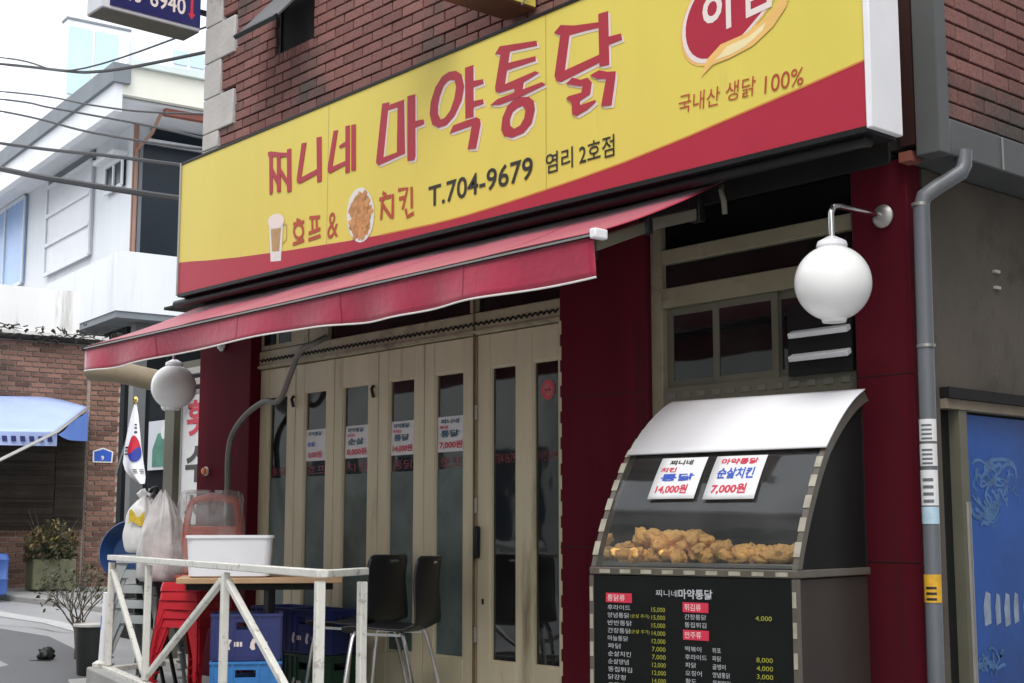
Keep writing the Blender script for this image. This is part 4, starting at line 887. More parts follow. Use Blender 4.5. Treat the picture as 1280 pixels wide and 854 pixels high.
cn = make_crate('bottle_crate', M['crate_navy'], 'let_white', 'navy bottle crate on top of the bright blue one', 'bottle crates under the table')
place(cn, (CX.x, CX.y, .307), TR)
cg = make_crate('bottle_crate', M['crate_green'], 'let_white', 'dark green bottle crate on the floor beside the black chairs', 'bottle crates under the table')
place(cg, (-1.16, -.21, .052), .0)
for p, z, rz, lab in (((-1.16, -.215), .307, .04, 'navy bottle crate on top of the dark green one'), ((-1.56, -.20), .052, .0, 'navy bottle crate on the floor behind the bright blue one'), ((-1.56, -.20), .307, .05, 'navy bottle crate in the shade, upper one behind the blue stack'), ):
    c2 = copy_tree(cn); place(c2, (p[0], p[1], z), rz); c2['label'] = lab
# red plastic stools
M['red_plastic'] = pm('red_plastic', (.50, .018, .03), .3, .08, 6); M['grey_plastic'] = pm('grey_plastic', (.32, .34, .34), .4, .1, 6); M['orange_plastic'] = pm('orange_red_plastic', (.50, .07, .04), .35, .08, 6)
def make_stool(mat, label, grp, hw=.155, h=.45):
    t = thing('plastic_stool', (0, 0, 0), label, 'stool', grp)
    mb = MB(); n = 24; rg = [(hw*.90, h-.004), (hw*.97, h), (hw, h-.012), (hw+.006, h-.05), (hw+.002, h-.05), (hw*.95, h-.014)]
    for r, z in rg: mb.v += [(a, b, z) for a, b in rrect(r, r, .04)]
    for i in range(len(rg)-1):
        for j in range(n): mb.f.append((i*n+j, i*n+(j+1) % n, (i+1)*n+(j+1) % n, (i+1)*n+j))
    mb.f.append(tuple(range(n))); mb.build('seat', mat, t, smooth=True)
    for sx in (-1, 1):
        for sy in (-1, 1):
            mb = MB(); b0 = hw-.012; b1 = hw+.035
            for (a0, z0), (a1, z1) in ((( .085, h-.04), (.030, .20)), ((.030, .19), (.024, .0))):
                o0 = b0+(b1-b0)*(1-z0/h); o1 = b0+(b1-b0)*(1-z1/h)
                for ax in (0, 1):
                    def q(o, w2, zz, th): 
                        p = (sx*(o-w2), sy*(o-th)) if ax == 0 else (sx*(o-th), sy*(o-w2)); return (p[0], p[1], zz)
                    V = [q(o0, 0, z0, 0), q(o0, a0, z0, 0), q(o1, a1, z1, 0), q(o1, 0, z1, 0), q(o0, 0, z0, .006), q(o0, a0, z0, .006), q(o1, a1, z1, .006), q(o1, 0, z1, .006)]
                    mb.add(V, [(0,1,2,3),(4,7,6,5),(0,4,5,1),(1,5,6,2),(2,6,7,3),(3,7,4,0)])
            for z in (.04, .09, .14): o = b0+(b1-b0)*(1-z/h); mb.obox((sx*(o-.02), sy*(o-.02), z), (.016, 0, 0), (0, .016, 0), (0, 0, .005))
            mb.build('leg', mat, t)
    return t
rs = make_stool(M['red_plastic'], 'red plastic stool, lowest of its stack under the table end', 'red stools in a stack'); SP = (-1.72, -.735); place(rs, (SP[0], SP[1], .05), .35)
for k in range(1, 5):
    s2 = copy_tree(rs); place(s2, (SP[0]+.004*math.sin(k*3), SP[1]+.004*math.cos(k*5), .05+k*.052), .35+.03*math.sin(k*2)); s2['label'] = ['', 'red plastic stool, second from the floor in the stack', 'red plastic stool in the middle of the stack', 'red plastic stool, second from the top of the stack', 'red plastic stool on top of the stack'][k]
gs = make_stool(M['grey_plastic'], 'grey plastic stool, lowest of the stack beside the railing post', 'grey stools in a stack', .15, .44); GP = (-2.42, -.69); place(gs, (GP[0], GP[1], .05), .5)
for k in range(1, 5):
    s2 = copy_tree(gs); place(s2, (GP[0], GP[1], .05+k*.092), .5+.04*math.sin(k*2)); s2['label'] = ['', 'grey plastic stool, second from the floor in its stack', 'grey plastic stool in the middle of its stack', 'grey plastic stool, second from the top of its stack', 'grey plastic stool on top of its stack'][k]
# orange-red chair back wrapped in clear film, nested on the red stools
oc = thing('wrapped_chair', (-1.74, -.66, .70), 'orange red plastic chair in clear film on the red stools', 'chair')
q0 = Vector((-1.80, -.62, 0)); ce = Vector((.60, .80, 0)); cn_ = Vector((-.80, .60, 0))
def ch(a, b, z): return tuple(q0+ce*a+cn_*b+up*z)
MB().obox(Vector(ch(0, -.02, .735)), ce*.17, cn_*.17, up*.012).build('seat', M['orange_plastic'], oc, bevel=.01)
for s in (-1, 1): MB().tube(smooth_path([ch(s*.15, .13, .748), ch(s*.165, .16, .95), ch(s*.15, .19, 1.13), ch(s*.12, .20, 1.20)]), .022, 8).build('back_post', M['orange_plastic'], oc, smooth=True)
MB().tube(smooth_path([ch(-.12, .20, 1.19), ch(0, .205, 1.215), ch(.12, .20, 1.19)]), .024, 8).build('top_rail', M['orange_plastic'], oc, smooth=True)
MB().obox(Vector(ch(0, .165, 1.00)), ce*.15, cn_*.010, up*.035).build('back_slat', M['orange_plastic'], oc, bevel=.008)
def blob(c, rx, ry, rz, seed, wr=.12, nn=22, top=1.):
    mb = MB()
    def f(u, v):
        th = 2*math.pi*u; ph = math.pi*v; p = Vector((math.sin(ph)*math.cos(th), math.sin(ph)*math.sin(th), -math.cos(ph)))
        sq = (abs(p.x)**3+abs(p.y)**3+abs(p.z)**3)**(-1/3); r = sq*.92*(1+wr*noise.noise(p*2.2+Vector((seed, 0, 0)))+wr*.8*abs(noise.noise(p*5+Vector((0, seed, 0)))))
        w_ = 1-.35*max(0, p.z)*top; return (c[0]+p.x*r*rx*w_, c[1]+p.y*r*ry*w_, c[2]+rz+p.z*r*rz)
    return mb.grid(f, nn*2, nn)
M['film_clear'] = film_mat('clear_film', (.42, .42, .41, 1), .70, .12); M['bag_white'] = pm('white_bag', (.72, .71, .70), .35, .06, 14, sub=.1); M['film_milky'] = film_mat('milky_bag', (.66, .63, .62, 1), .42, .2)
def bag(prof, c, seed, ex=1., ey=1., crease=.08, n=64, e1=Vector((1, 0, 0)), e2=Vector((0, 1, 0)), sq=2.):
    """sheet plastic around a vertical axis: prof (r, z), radial creases that die out at the foot"""
    mb = MB(); m = len(prof); z0, z1 = prof[0][1], prof[-1][1]
    pr_ = smooth_path([(r, 0, z) for r, z in prof], 4)
    def f(u, v):
        p = pr_[min(int(v*(len(pr_)-1)+.5), len(pr_)-1)]; th = 2*math.pi*u; t = (p.z-z0)/(z1-z0)
        k = 1+crease*(.3+t)*(math.sin(5*th+seed+2*t)*.6+math.sin(11*th+2.3*seed-3*t)*.5)+.10*noise.noise(Vector((math.cos(th)*2, math.sin(th)*2, p.z*9+seed)))+.05*abs(noise.noise(Vector((math.cos(th)*6, math.sin(th)*6, p.z*25+seed))))
        q = (abs(math.cos(th))**sq+abs(math.sin(th))**sq)**(-1/sq)
        w_ = c+e1*(p.x*k*q*ex*math.cos(th))+e2*(p.x*k*q*ey*math.sin(th)); w_.z = p.z+.012*math.sin(3*th+seed)*t; return tuple(w_)
    return mb.grid(f, n, len(pr_)-1)
bag([(.02, .745), (.23, .748), (.215, .85), (.19, 1.0), (.175, 1.12), (.165, 1.225), (.155, 1.238), (.02, 1.242)], q0+cn_*.06, 1.3, 1., 1.2, .05, 72, ce, cn_, 7.).build('film_wrap', M['film_clear'], oc, smooth='all')
wbag = thing('shopping_bag', (-2.44, -.71, .87), 'white plastic bag with yellow print on the grey stools', 'bag')
BC = Vector((-2.44, -.72, 0))
wbm = bag([(.02, .872), (.10, .873), (.125, .93), (.12, 1.03), (.105, 1.13), (.05, 1.20), (.03, 1.215), (.05, 1.25), (.02, 1.262)], BC, 4.2, 1., .95, .10).build('bag_body', M['bag_white'], wbag, smooth='all')
M['bag_yellow'] = pm('bag_yellow_print', (.66, .46, .04), .5, .3, 30)
mb = MB(); mb.grid(lambda u, v: tuple(BC+Vector((.145*math.cos(-1.25+.75*u), .138*math.sin(-1.25+.75*u), 1.05+.085*v*(.75+.25*math.sin(7*u+1))+.015*math.sin(6*u)))), 6, 6); mb.build('yellow_print', M['bag_yellow'], wbm, smooth='all')
MB().tube(smooth_path([BC+Vector((.03, 0, 1.22)), BC+Vector((.05, .02, 1.27)), BC+Vector((.09, .03, 1.275)), BC+Vector((.10, .02, 1.23))]), .012, 6).build('bag_handle', M['black'], wbag, smooth=True)
cbag = thing('milky_bag', (-2.14, -.74, .72), 'cloudy plastic bag slumped between the white bag and the wrapped chair', 'bag')
MC = Vector((-2.13, -.755, 0))
bag([(.02, .70), (.13, .702), (.16, .76), (.155, .88), (.13, 1.02), (.075, 1.16), (.03, 1.235), (.015, 1.25)], MC, 7.7, 1., .9, .12).build('bag_body', M['film_milky'], cbag, smooth='all')
M['bag_pink'] = pm('pink_contents', (.55, .36, .35), .6, .15, 12)
bag([(.02, .71), (.09, .712), (.10, .80), (.07, .93), (.02, .98)], MC, 2.2, 1., .9, .08, 32).build('bag_contents', M['bag_pink'], cbag, smooth='all')
st_ = thing('folding_stand', (-2.14, -.74, .05), 'low dark stand carrying the cloudy bag between the stool stacks', 'stand')
MB().box(-2.24, -2.04, -.85, -.65, .675, .698).build('top', M['soot'], st_)
for x in (-2.22, -2.06): MB().bar((x, -.83, .052), (x, -.67, .674), .018).build('leg', M['black'], st_); MB().bar((x+.02, -.67, .052), (x+.02, -.83, .674), .018).build('leg', M['black'], st_)
# black shell chairs
M['shell'] = pm('black_shell', (.014, .0145, .017), .38, .15, 6, spec=.5)
def make_chair(label):
    t = thing('shell_chair', (0, 0, 0), label, 'chair', 'black chairs in front of the doors')
    prof = [(-.21, .425), (-.195, .448), (-.12, .452), (.05, .440), (.14, .445), (.185, .475), (.205, .54), (.215, .64), (.225, .74), (.235, .80), (.238, .825)]
    pts = smooth_path([(0, y, z) for y, z in prof], 4); N = len(pts)-1
    def wd(s): 
        b = .215 if s < .45 else .215-.03*(s-.45); 
        if s > .86: b *= math.sqrt(max(.0, 1-((s-.86)/.145)**2))*.35+.65
        if s < .06: b *= .86+.14*s/.06
        return b
    def f(u, v):
        i = min(int(u*N+.5), N); p = pts[i]; x = (2*v-1)*wd(u); c = (2*v-1)**2
        return (x, p.y-(.045*c if u > .5 else .0)*min(1, (u-.5)*4) if u > .5 else p.y, p.z+(.018*c if u < .5 else 0))
    mb = MB(); mb.grid(f, N, 16)
    ncol = 17; mb.f = [q for k, q in enumerate(mb.f) if not (N-5 <= k//16 <= N-5 and 6 <= k % 16 <= 9)]
    mb.build('shell', M['shell'], t, smooth='all', solid=.008)
    for sx in (-1, 1):
        MB().tube(smooth_path([(sx*.14, -.13, .432), (sx*.185, -.16, .41), (sx*.215, -.21, 0)]), .011, 8).build('leg', M['chrome'], t, smooth=True)
        MB().tube(smooth_path([(sx*.14, .08, .428), (sx*.185, .12, .41), (sx*.215, .22, 0)]), .011, 8).build('leg', M['chrome'], t, smooth=True)
        MB().bar((sx*.15, -.14, .430), (sx*.15, .10, .426), .014).build('seat_rail', M['chrome'], t)
    return t
c1 = make_chair('black plastic shell chair with chrome legs, nearer the crates'); place(c1, (-.69, -.30, .05), R_(-68))
c2 = copy_tree(c1); place(c2, (-.20, -.42, .05), R_(-56)); c2['label'] = 'black plastic shell chair with chrome legs, nearer the entrance door'

# ------------------------------------------------------------------ neighbouring low shop, left of the red brick building
nbh = thing('neighbouring_shop', (-5.4, 1.2, -.1), 'low dark neighbouring shop beyond the left pillar with an olive post', 'building')
box('wall', M['dark_shop'], nbh, -7.05, -3.03, 1.62, 2.6, -.2, 2.5)
box('roof_slab', M['soot'], nbh, -4.75, -3.03, .55, 2.6, 2.505, 2.57)
box('ceiling_panel', M['green_dark'], nbh, -4.6, -3.03, .56, 1.6, 2.30, 2.36)
box('floor', M['concrete'], nbh, -4.8, -3.13, .45, 1.6, -.4, .0)
box('post', M['green_dark'], nbh, -4.72, -4.56, .58, .68, .002, 2.29, bevel=.004)
box('window', M['house_glass'], nbh, -6.6, -4.8, 1.60, 1.615, .5, 1.5)
for k, z in enumerate((2.06, 2.15, 2.24)): box('louvre', M['stone'], nbh, -4.25, -3.35, .50, .54, z, z+.05)
bn = thing('vertical_banner', (-4.1, .45, .9), 'white vertical banner with red and black Hangul half hidden by the left pillar', 'banner')
box('cloth', M['paper'], bn, -4.22, -3.70, .46, .465, .85, 2.06)
for i, (t_, m_) in enumerate((('횟', 'let_pink'), ('수', 'let_black'), ('산', 'let_black'))):
    lettering(MB(), t_, F0(.4575), -4.12, -3.78, 1.74-i*.36, 2.02-i*.36, bold=.03).build('banner_letter', M[m_], bn, fixn=False)
MB().tube([(-4.165, .44, .86), (-4.165, .44, 2.29)], .008).build('banner_pole', M['steel'], bn, smooth=True)
pt = thing('framed_poster', (-6.1, 1.55, 1.6), 'small pale poster with green picture inside the dark shop', 'poster')
M['poster_green'] = pm('poster_green', (.06, .22, .15), .5, .4, 7)
box('sheet', M['curtain'], pt, -6.98, -6.45, 1.585, 1.595, 1.60, 2.08); mb = MB(); flat_poly(mb, [[(-6.88, 1.63), (-6.50, 1.63), (-6.48, 1.80), (-6.60, 1.97), (-6.78, 1.95), (-6.88, 1.8)]], F0(1.58)); mb.build('picture', M['poster_green'], pt, fixn=False)
mb = MB(); flat_poly(mb, [[(-6.64+.07*math.cos(i*.5), 1.96+.07*math.sin(i*.5)) for i in range(12)]], F0(1.577)); mb.build('picture', M['paper'], pt, fixn=False)
hl = thing('hanging_bulb', (-5.9, 1.2, 2.1), 'small white bulb hanging in the dark shop', 'lamp')
MB().lathe([(.045*math.sin(math.pi*i/10), -.045*math.cos(math.pi*i/10)) for i in range(11)], (-5.9, 1.2, 2.14), 16).build('bulb', M['globe'], hl, smooth='all'); MB().tube([(-5.9, 1.2, 2.18), (-5.9, 1.2, 2.55)], .004).build('cord', M['cable'], hl)
M['tan'] = pm('tan_tarp', (.26, .21, .14), .7, .2, 6, .3, 12)
rt = thing('rolled_tarp', (-4.4, .1, 2.15), 'tan rolled tarp hanging under the left end of the awning', 'tarp')
MB().tube(smooth_path([(-4.75, -.10, 2.27), (-4.5, .03, 2.25), (-4.3, .22, 2.19), (-4.0, .45, 2.10)]), [.02]+[.085]*11+[.03], 12).build('roll', M['tan'], rt, smooth='all')
for p in ((-4.5, .03), (-4.2, .3)): MB().tube([(p[0], p[1], 2.2), (p[0], p[1]+.02, 2.4), (p[0]+.05, p[1]+.52, 2.56)], .006).build('strap', M['black'], rt)
bb_ = thing('blue_basin', (-7.0, 1.5, .05), 'dark blue plastic basin standing on edge in the neighbouring shop', 'basin')
M['basin'] = pm('blue_plastic', (.014, .042, .13), .35, .2, 5)
MB().lathe([(.04, .02), (.20, .0), (.26, .13), (.285, .14), (.272, .15), (.195, .025), (.0, .03)], (-6.72, 1.34, .80), 36, (.55, -.75, .25)).build('bowl', M['basin'], bb_, smooth=True)
box('stand', M['soot'], bb_, -6.85, -6.35, 1.3, 1.6, road_z(-6.6), .45)

# ------------------------------------------------------------------ brick side building
EL = Vector((-.99382, .11104, 0)); ER = Vector((.11104, .99382, 0)); O = Vector((-11.96, 3.669, 0)); RZ = math.atan2(ER.y, ER.x)
def bp(a, b, z, o=O): return o+EL*a+ER*b+up*z
def hbox(mb, a0, a1, b0, b1, z0, z1, o=O): return mb.obox(bp((a0+a1)/2, (b0+b1)/2, (z0+z1)/2, o), EL*(a1-a0)/2, ER*(b1-b0)/2, up*(z1-z0)/2)
bw = thing('brick_annex', tuple(bp(1.5, -1.7, .2)), 'brown brick annex with stained white parapet behind the blue canopy', 'building')
bwall = hbox(MB(), .03, 3, -3.4, 0, -.2, 3.50).build('wall', M['mortar_pale'], bw)
BB = brick_mesh(M['brick_bg'], 'bg_brick', .095, .049); brest = MB(); k = 0
for r in range(50):
    z = .20+r*PZ
    if z > 3.44: break
    for s0, s1, face in ((-3.4, -.445, .018), (-.42, 0., -.012)):
        b = s0-(.1 if r % 2 else 0)
        while b < s1:
            b0, b1 = max(b, s0), min(b+PX, s1); b += PX
            if b1-b0 < .04: continue
            sx = (b1-b0-.018)/.19; c_ = bp(face+random.uniform(-.003, .003), (b0+b1)/2, z+.008)
            if b0 > -1.55 and z > .55 and k < 300: inst('brick', BB, tuple(c_), bwall, (sx, 1, 1), (0, 0, RZ)); k += 1
            else: stuff_brick(brest, BB, c_, sx, RZ)
tag(brest.build('remaining_bricks', M['brick_bg'], bw), None, None, None, 'stuff')
hbox(MB(), .0, .029, -.42, 0, -.2, 3.50).build('pilaster', M['mortar_pale'], bw)
hbox(MB(), -.02, 3, -3.45, -.60, 3.62, 4.20).build('parapet', M['plaster_dirty'], bw)
hbox(MB(), -.10, 3.05, -3.5, .02, 3.50, 3.56).build('eave_board', M['soot'], bw)
hbox(MB(), -.05, 3, -3.4, -.20, 3.561, 3.618).build('eave_flashing', M['plaster_dirty'], bw)
# dead creepers hanging over the eave
M['vine'] = pm('dead_vine', (.035, .032, .024), .9, .4, 9)
vm_ = MB(); rr = random.Random(21)
for i in range(70):
    b = rr.uniform(-3.3, .02); z = 3.50+rr.uniform(-.05, .16)+.10*max(0, b+1.6)*rr.random(); p = [bp(-.13+rr.uniform(-.06, .03), b, z)]
    for j in range(4): p.append(p[-1]+ER*rr.uniform(-.06, .12)+up*rr.uniform(-.05, .035)+EL*rr.uniform(-.02, .02))
    vm_.tube(p, [.010, .009, .007, .005, .003], 4)
vn = thing('dead_creeper', tuple(bp(-.1, -1.7, 3.4)), 'dark dead creeper trailing along the eave of the brick annex', 'creeper')
tag(vm_.build('stems', M['vine'], vn), None, None, None, 'stuff')
lf = MB()
for i in range(110):
    b = rr.uniform(-3.3, .02); c_ = bp(-.14+rr.uniform(-.06, .05), b, 3.49+rr.uniform(-.06, .17)); s = rr.uniform(.015, .04)
    n_ = Vector((rr.uniform(-1, 1), rr.uniform(-1, 1), rr.uniform(-1, 1))).normalized(); t1 = n_.orthogonal().normalized()*s; t2 = n_.cross(t1); lf.add([c_-t1-t2, c_+t1-t2*.6, c_+t1*.7+t2, c_-t1*.8+t2*.7], [(0, 1, 2, 3)])
tag(lf.build('leaves', M['vine'], vn, fixn=False), None, None, None, 'stuff')
# dark slatted blind hanging on the brick wall under the canopy
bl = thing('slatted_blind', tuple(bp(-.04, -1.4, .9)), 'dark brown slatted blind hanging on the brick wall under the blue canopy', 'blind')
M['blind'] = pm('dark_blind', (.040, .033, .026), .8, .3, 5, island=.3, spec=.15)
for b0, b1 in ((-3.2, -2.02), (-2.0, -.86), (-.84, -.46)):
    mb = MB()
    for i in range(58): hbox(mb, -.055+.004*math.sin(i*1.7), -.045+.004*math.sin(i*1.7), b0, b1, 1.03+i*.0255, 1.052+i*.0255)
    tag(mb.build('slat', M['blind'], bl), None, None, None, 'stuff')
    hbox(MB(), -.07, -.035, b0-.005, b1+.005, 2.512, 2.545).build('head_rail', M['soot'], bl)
# blue house number plate
pq = thing('number_plate', tuple(bp(-.03, -.22, 1.9)), 'small blue pentagonal house number plate on the brick pilaster', 'plate')
pent = [(-.135, 1.92), (.13, 1.92), (.14, 2.07), (.0, 2.12), (-.14, 2.07)]
MB().prism(pent, lambda a, b, t: tuple(bp(-.032-t, a-.22, b)), 0, .012).build('plate', M['foam'], pq)
M['plate_blue'] = pm('plate_blue', (.03, .10, .46), .4, .1, 10)
mb = MB(); flat_poly(mb, [[(a*.86-.22, 2.01+(b-2.01)*.82) for a, b in pent]], lambda u, v: tuple(bp(-.0465, u, v))); mb.build('plate_field', M['plate_blue'], pq, fixn=False)
lettering(MB(), '9', lambda u, v: tuple(bp(-.048, u, v)), -.245, -.205, 1.95, 2.01, bold=.02).build('digit', M['let_white'], pq, fixn=False)

# ------------------------------------------------------------------ white two-storey house
HB = Vector((-13.904, 4.488, 0))
hs_ = thing('white_house', tuple(bp(2, 2, .2, HB)), 'white two storey house with balcony parapet and flat overhanging roof', 'building')
def hb(nm, m, par, *a): return hbox(MB(), *a, o=HB).build(nm, m, par)
body = hb('wall', M['plaster'], hs_, .80, 11, .45, 6, 4.36, 7.5)
hb('ground_floor', M['dark_shop'], hs_, .82, 11, .47, 6, -.2, 4.2)
hb('balcony_slab', M['slate'], hs_, .0, 11, .0, 6, 4.22, 4.32)
par_ = hb('balcony_parapet', M['plaster'], hs_, -.02, .14, -.02, 6, 4.322, 5.25)
hb('balcony_parapet', M['plaster'], hs_, .142, 3.6, -.02, .13, 4.322, 5.23)
hb('balcony_parapet', M['plaster_dirty'], hs_, 3.602, 11, -.03, .14, 4.30, 5.14)
hb('roof_fascia', M['plaster'], hs_, -.50, 11, -.32, -.20, 7.27, 7.70)
hb('roof_fascia', M['beige'], hs_, -.48, -.36, -.198, 7, 7.55, 8.0)
hb('roof_slab', M['slate'], hs_, -.56, 11.2, -.36, 7, 7.702, 7.98) if False else None
hb('roof_edge', M['slate'], hs_, -.56, 11.2, -.38, -.1, 7.702, 8.0)
hb('roof_top', M['roof_green'], hs_, -.56, 11.2, -.098, 7, 8.002, 8.09)
hb('roof_soffit', M['plaster'], hs_, -.34, 11, -.19, 7, 7.502, 7.545)
hb('gutter', M['maroon'], hs_, -.33, -.2, .55, 6, 7.40, 7.50)
MB().tube([bp(-.25, .5, 7.42, HB), bp(.1, .5, 7.2, HB), bp(.70, .48, 7.05, HB), bp(.70, .48, 5.3, HB)], .03).build('downpipe', M['salmon'], hs_, smooth=True)
hb('corner_trim', M['salmon'], body, .76, .79, .45, .53, 5.3, 7.5)
def hwin(a0, a1, b0, b1, z0, z1, gm, n=2, horiz=1, front=True):
    w_ = hb('window', M[gm], hs_, a0, a1, b0, b1, z0, z1)
    for i in range(n+1):
        if front: x = a0+(a1-a0)*i/n; hbox(MB(), x-.03, x+.03, b0-.03, b0-.002, z0, z1, o=HB).build('mullion', M['plaster'], w_)
        else: x = b0+(b1-b0)*i/n; hbox(MB(), a0-.03, a0-.002, x-.03, x+.03, z0, z1, o=HB).build('mullion', M['slate'], w_)
    for i in range(horiz+2):
        z = z0+(z1-z0)*i/(horiz+1)
        if front: hbox(MB(), a0, a1, b0-.04, b0-.003, z-.03, z+.03, o=HB).build('window_bar', M['plaster'], w_)
    return w_
hwin(2.62, 5.10, .40, .445, 5.66, 7.30, 'curtain', 1, 2)
hwin(6.55, 9.2, .40, .445, 5.75, 7.45, 'blue_sheet', 2, 0)
hwin(1.08, 1.90, .40, .445, 6.55, 7.0, 'house_glass', 2, 0)
hb('hood', M['plaster'], hs_, 1.0, 2.0, .20, .448, 7.03, 7.10)
hb('painted_recess_shade', M['slate'], hs_, 2.6, 5.15, .41, .446, 7.32, 7.49)  # slate strip stands in for the shade under the roof
hwin(.74, .795, .56, 3.0, 5.40, 7.18, 'house_glass', 2, 0, False)
hb('sill', M['plaster'], hs_, .66, .795, .62, 3.2, 7.20, 7.27)
hb('clerestory', M['house_glass'], hs_, .75, .79, .74, 3.2, 7.28, 7.48)
hb('column', M['grey_metal'], hs_, .3, .5, .42, .62, .2, 4.215)

# ------------------------------------------------------------------ far white block
fb = thing('far_building', tuple(bp(44, 14, 1, HB)), 'tall pale building far behind the white house with blue glazed bay', 'building')
def fx(nm, m, par, *a): return hbox(MB(), *a, o=HB).build(nm, m, par)
fx('wall', M['plaster'], fb, 38.6, 50, 11.2, 24, .3, 27)
bay = fx('glazed_bay', M['plaster'], fb, 37.9, 38.59, 10.5, 13.25, 17.5, 22.9)
fx('roof_edge', M['slate'], bay, 37.85, 38.58, 10.45, 13.3, 22.905, 23.0)
for b0, b1 in ((10.58, 11.55), (11.72, 12.72)):
    w_ = fx('window', M['sky_glass'], fb, 37.84, 37.895, b0, b1, 19.6, 22.6)
fx('window', M['sky_glass'], fb, 37.95, 38.5, 13.255, 13.30, 19.8, 22.5)
for b0 in (15.55, 16.35): 
    for z0 in (21.3, 22.1): fx('window', M['sky_glass'], fb, 38.54, 38.595, b0, b0+.65, z0, z0+.65)
for i in range(8): fx('balcony_bar', M['sky_glass'], bay, 37.80, 37.835, 10.6+i*.18, 10.65+i*.18, 18.3, 19.5)

# ------------------------------------------------------------------ blue market canopy
M['tarp_pale'] = pm('pale_blue_tarp', (.36, .45, .74), .5, .08, 3, .1, 20, sub=.0); M['tarp_blue'] = pm('blue_tarp', (.09, .20, .58), .5, .12, 3)
cn2 = thing('blue_canopy', (-11.2, 2.0, 2.0), 'pale blue tarpaulin canopy in front of the brick annex wall', 'canopy')
K = [Vector((-11.90, 3.20, 2.645)), Vector((-13.0, .2, 3.10)), Vector((-10.20, 2.04, 2.165)), Vector((-11.3, -.9, 2.15))]
def tarp(u, v):
    p = K[0].lerp(K[1], u).lerp(K[2].lerp(K[3], u), v); p = p+up*(-.10*math.sin(math.pi*u*2)**2*math.sin(math.pi*v)+.04*math.sin(9*u)*(1-v)); return p
MB().grid(tarp, 24, 10).build('sheet', M['tarp_pale'], cn2, smooth='all', solid=.006)
MB().grid(lambda u, v: K[2].lerp(K[3], u)+up*(-.16*v)+EL*(-.01+.015*math.sin(20*u)*v), 30, 2).build('front_valance', M['tarp_pale'], cn2, smooth='all')
MB().grid(lambda u, v: K[0].lerp(K[2], u*.98)+up*(-.42*v*(1-u)**.8-.03)+ER*(.02*math.sin(9*u)), 12, 4).build('side_flap', M['tarp_blue'], cn2, smooth='all')
mb = MB()
for i in range(30):
    u0 = .02+i*.032; a, b = K[2].lerp(K[3], u0), K[2].lerp(K[3], u0+.018); e = EL*-.03
    mb.add([a+e+up*-.05, b+e+up*-.05, b+e+up*-.115+ER*.01, a+e+up*-.115+ER*.01], [(0, 1, 2, 3)])
mb.build('valance_print', M['navy'], cn2, fixn=False)
pe = Vector((-9.3, .55, 1.52)); MB().tube([K[0]+up*.0, K[2]+up*.01, pe], .02, 8).build('frame_pole', M['steel'], cn2, smooth=True)
MB().tube([pe, (pe.x, pe.y, road_z(pe.x))], .02, 8).build('frame_pole', M['steel'], cn2, smooth=True)
for q in (K[1], K[3]): MB().tube([q, (q.x, q.y, road_z(q.x))], .02, 8).build('frame_pole', M['steel'], cn2, smooth=True)

# ------------------------------------------------------------------ flag
fg = thing('flag', (-11.9, 3.6, 1.6), 'white flag with red and blue circle hanging by the brick pilaster', 'flag')
FP = Vector((-11.36, 3.60, 2.64)); RR = Vector((.661, .750, 0)); FF = Vector((-.75, .661, 0)); KX = .01045
rowsf = [(505, 161.5, 164.5), (518, 158, 167), (535, 154.5, 169), (560, 150.5, 172), (578, 149, 175), (588, 152, 177), (597, 160, 178.5), (605, 171, 178)]
def flag(u, v, o=0.):
    t = v*(len(rowsf)-1); i = min(int(t), len(rowsf)-2); f = t-i; a, b = rowsf[i], rowsf[i+1]
    y = a[0]+(b[0]-a[0])*f; l = a[1]+(b[1]-a[1])*f; r = a[2]+(b[2]-a[2])*f; x = l+(r-l)*u
    return tuple(FP+RR*((x-163)*KX)+up*(-(y-508)*KX)+FF*(.035*math.sin(7*u+2*v)*min(1, v*2)-o))
MB().grid(lambda u, v: flag(u, v), 14, 28).build('cloth', M['let_white'] if False else M['white'], fg, smooth='all')
M['flag_red'] = pm('flag_red', (.55, .02, .04), .6, .08, 9); M['flag_blue'] = pm('flag_blue', (.03, .05, .32), .6, .08, 9)
def fdisc(lo, hi, nm, m):
    mb = MB(); n = 16
    top_ = []; bot = []
    for i in range(n+1):
        a = math.pi*i/n; cx_ = .60-.38*math.cos(a); hgt = .115*math.sin(a); mid = .035*math.sin(2*a)
        top_.append((cx_, .455+lo*hgt+(mid if lo == 0 else 0))); bot.append((cx_, .455+hi*hgt+(mid if hi == 0 else 0)))
    for P_, Q_ in zip(zip(top_, bot), zip(top_[1:], bot[1:])):
        mb.add([flag(*P_[0], .012), flag(*P_[1], .012), flag(*Q_[1], .012), flag(*Q_[0], .012)], [(0, 1, 2, 3)])
    mb.build(nm, m, fg, fixn=False)
fdisc(-1, 0, 'red_half', M['flag_red']); fdisc(0, 1, 'blue_half', M['flag_blue'])
for (u0, v0, nbar) in ((.62, .245, 3), (.05, .42, 3), (.45, .70, 3), (.75, .70, 3)):
    mb = MB()
    for j in range(nbar):
        v = v0+j*.032; mb.add([flag(u0, v, .012), flag(u0+.2, v, .012), flag(u0+.2, v+.014, .012), flag(u0, v+.014, .012)], [(0, 1, 2, 3)])
    mb.build('trigram', M['let_black'], fg, fixn=False)
MB().tube([FP+up*.05, FP+FF*.1+up*.0, Vector((-11.93, 3.62, 1.75))], .012, 8).build('pole', M['steel'], fg, smooth=True)
MB().lathe([(.035*math.sin(math.pi*i/8), -.05*math.cos(math.pi*i/8)) for i in range(9)], tuple(FP+up*.09), 12).build('finial', M['brass'], fg, smooth='all')

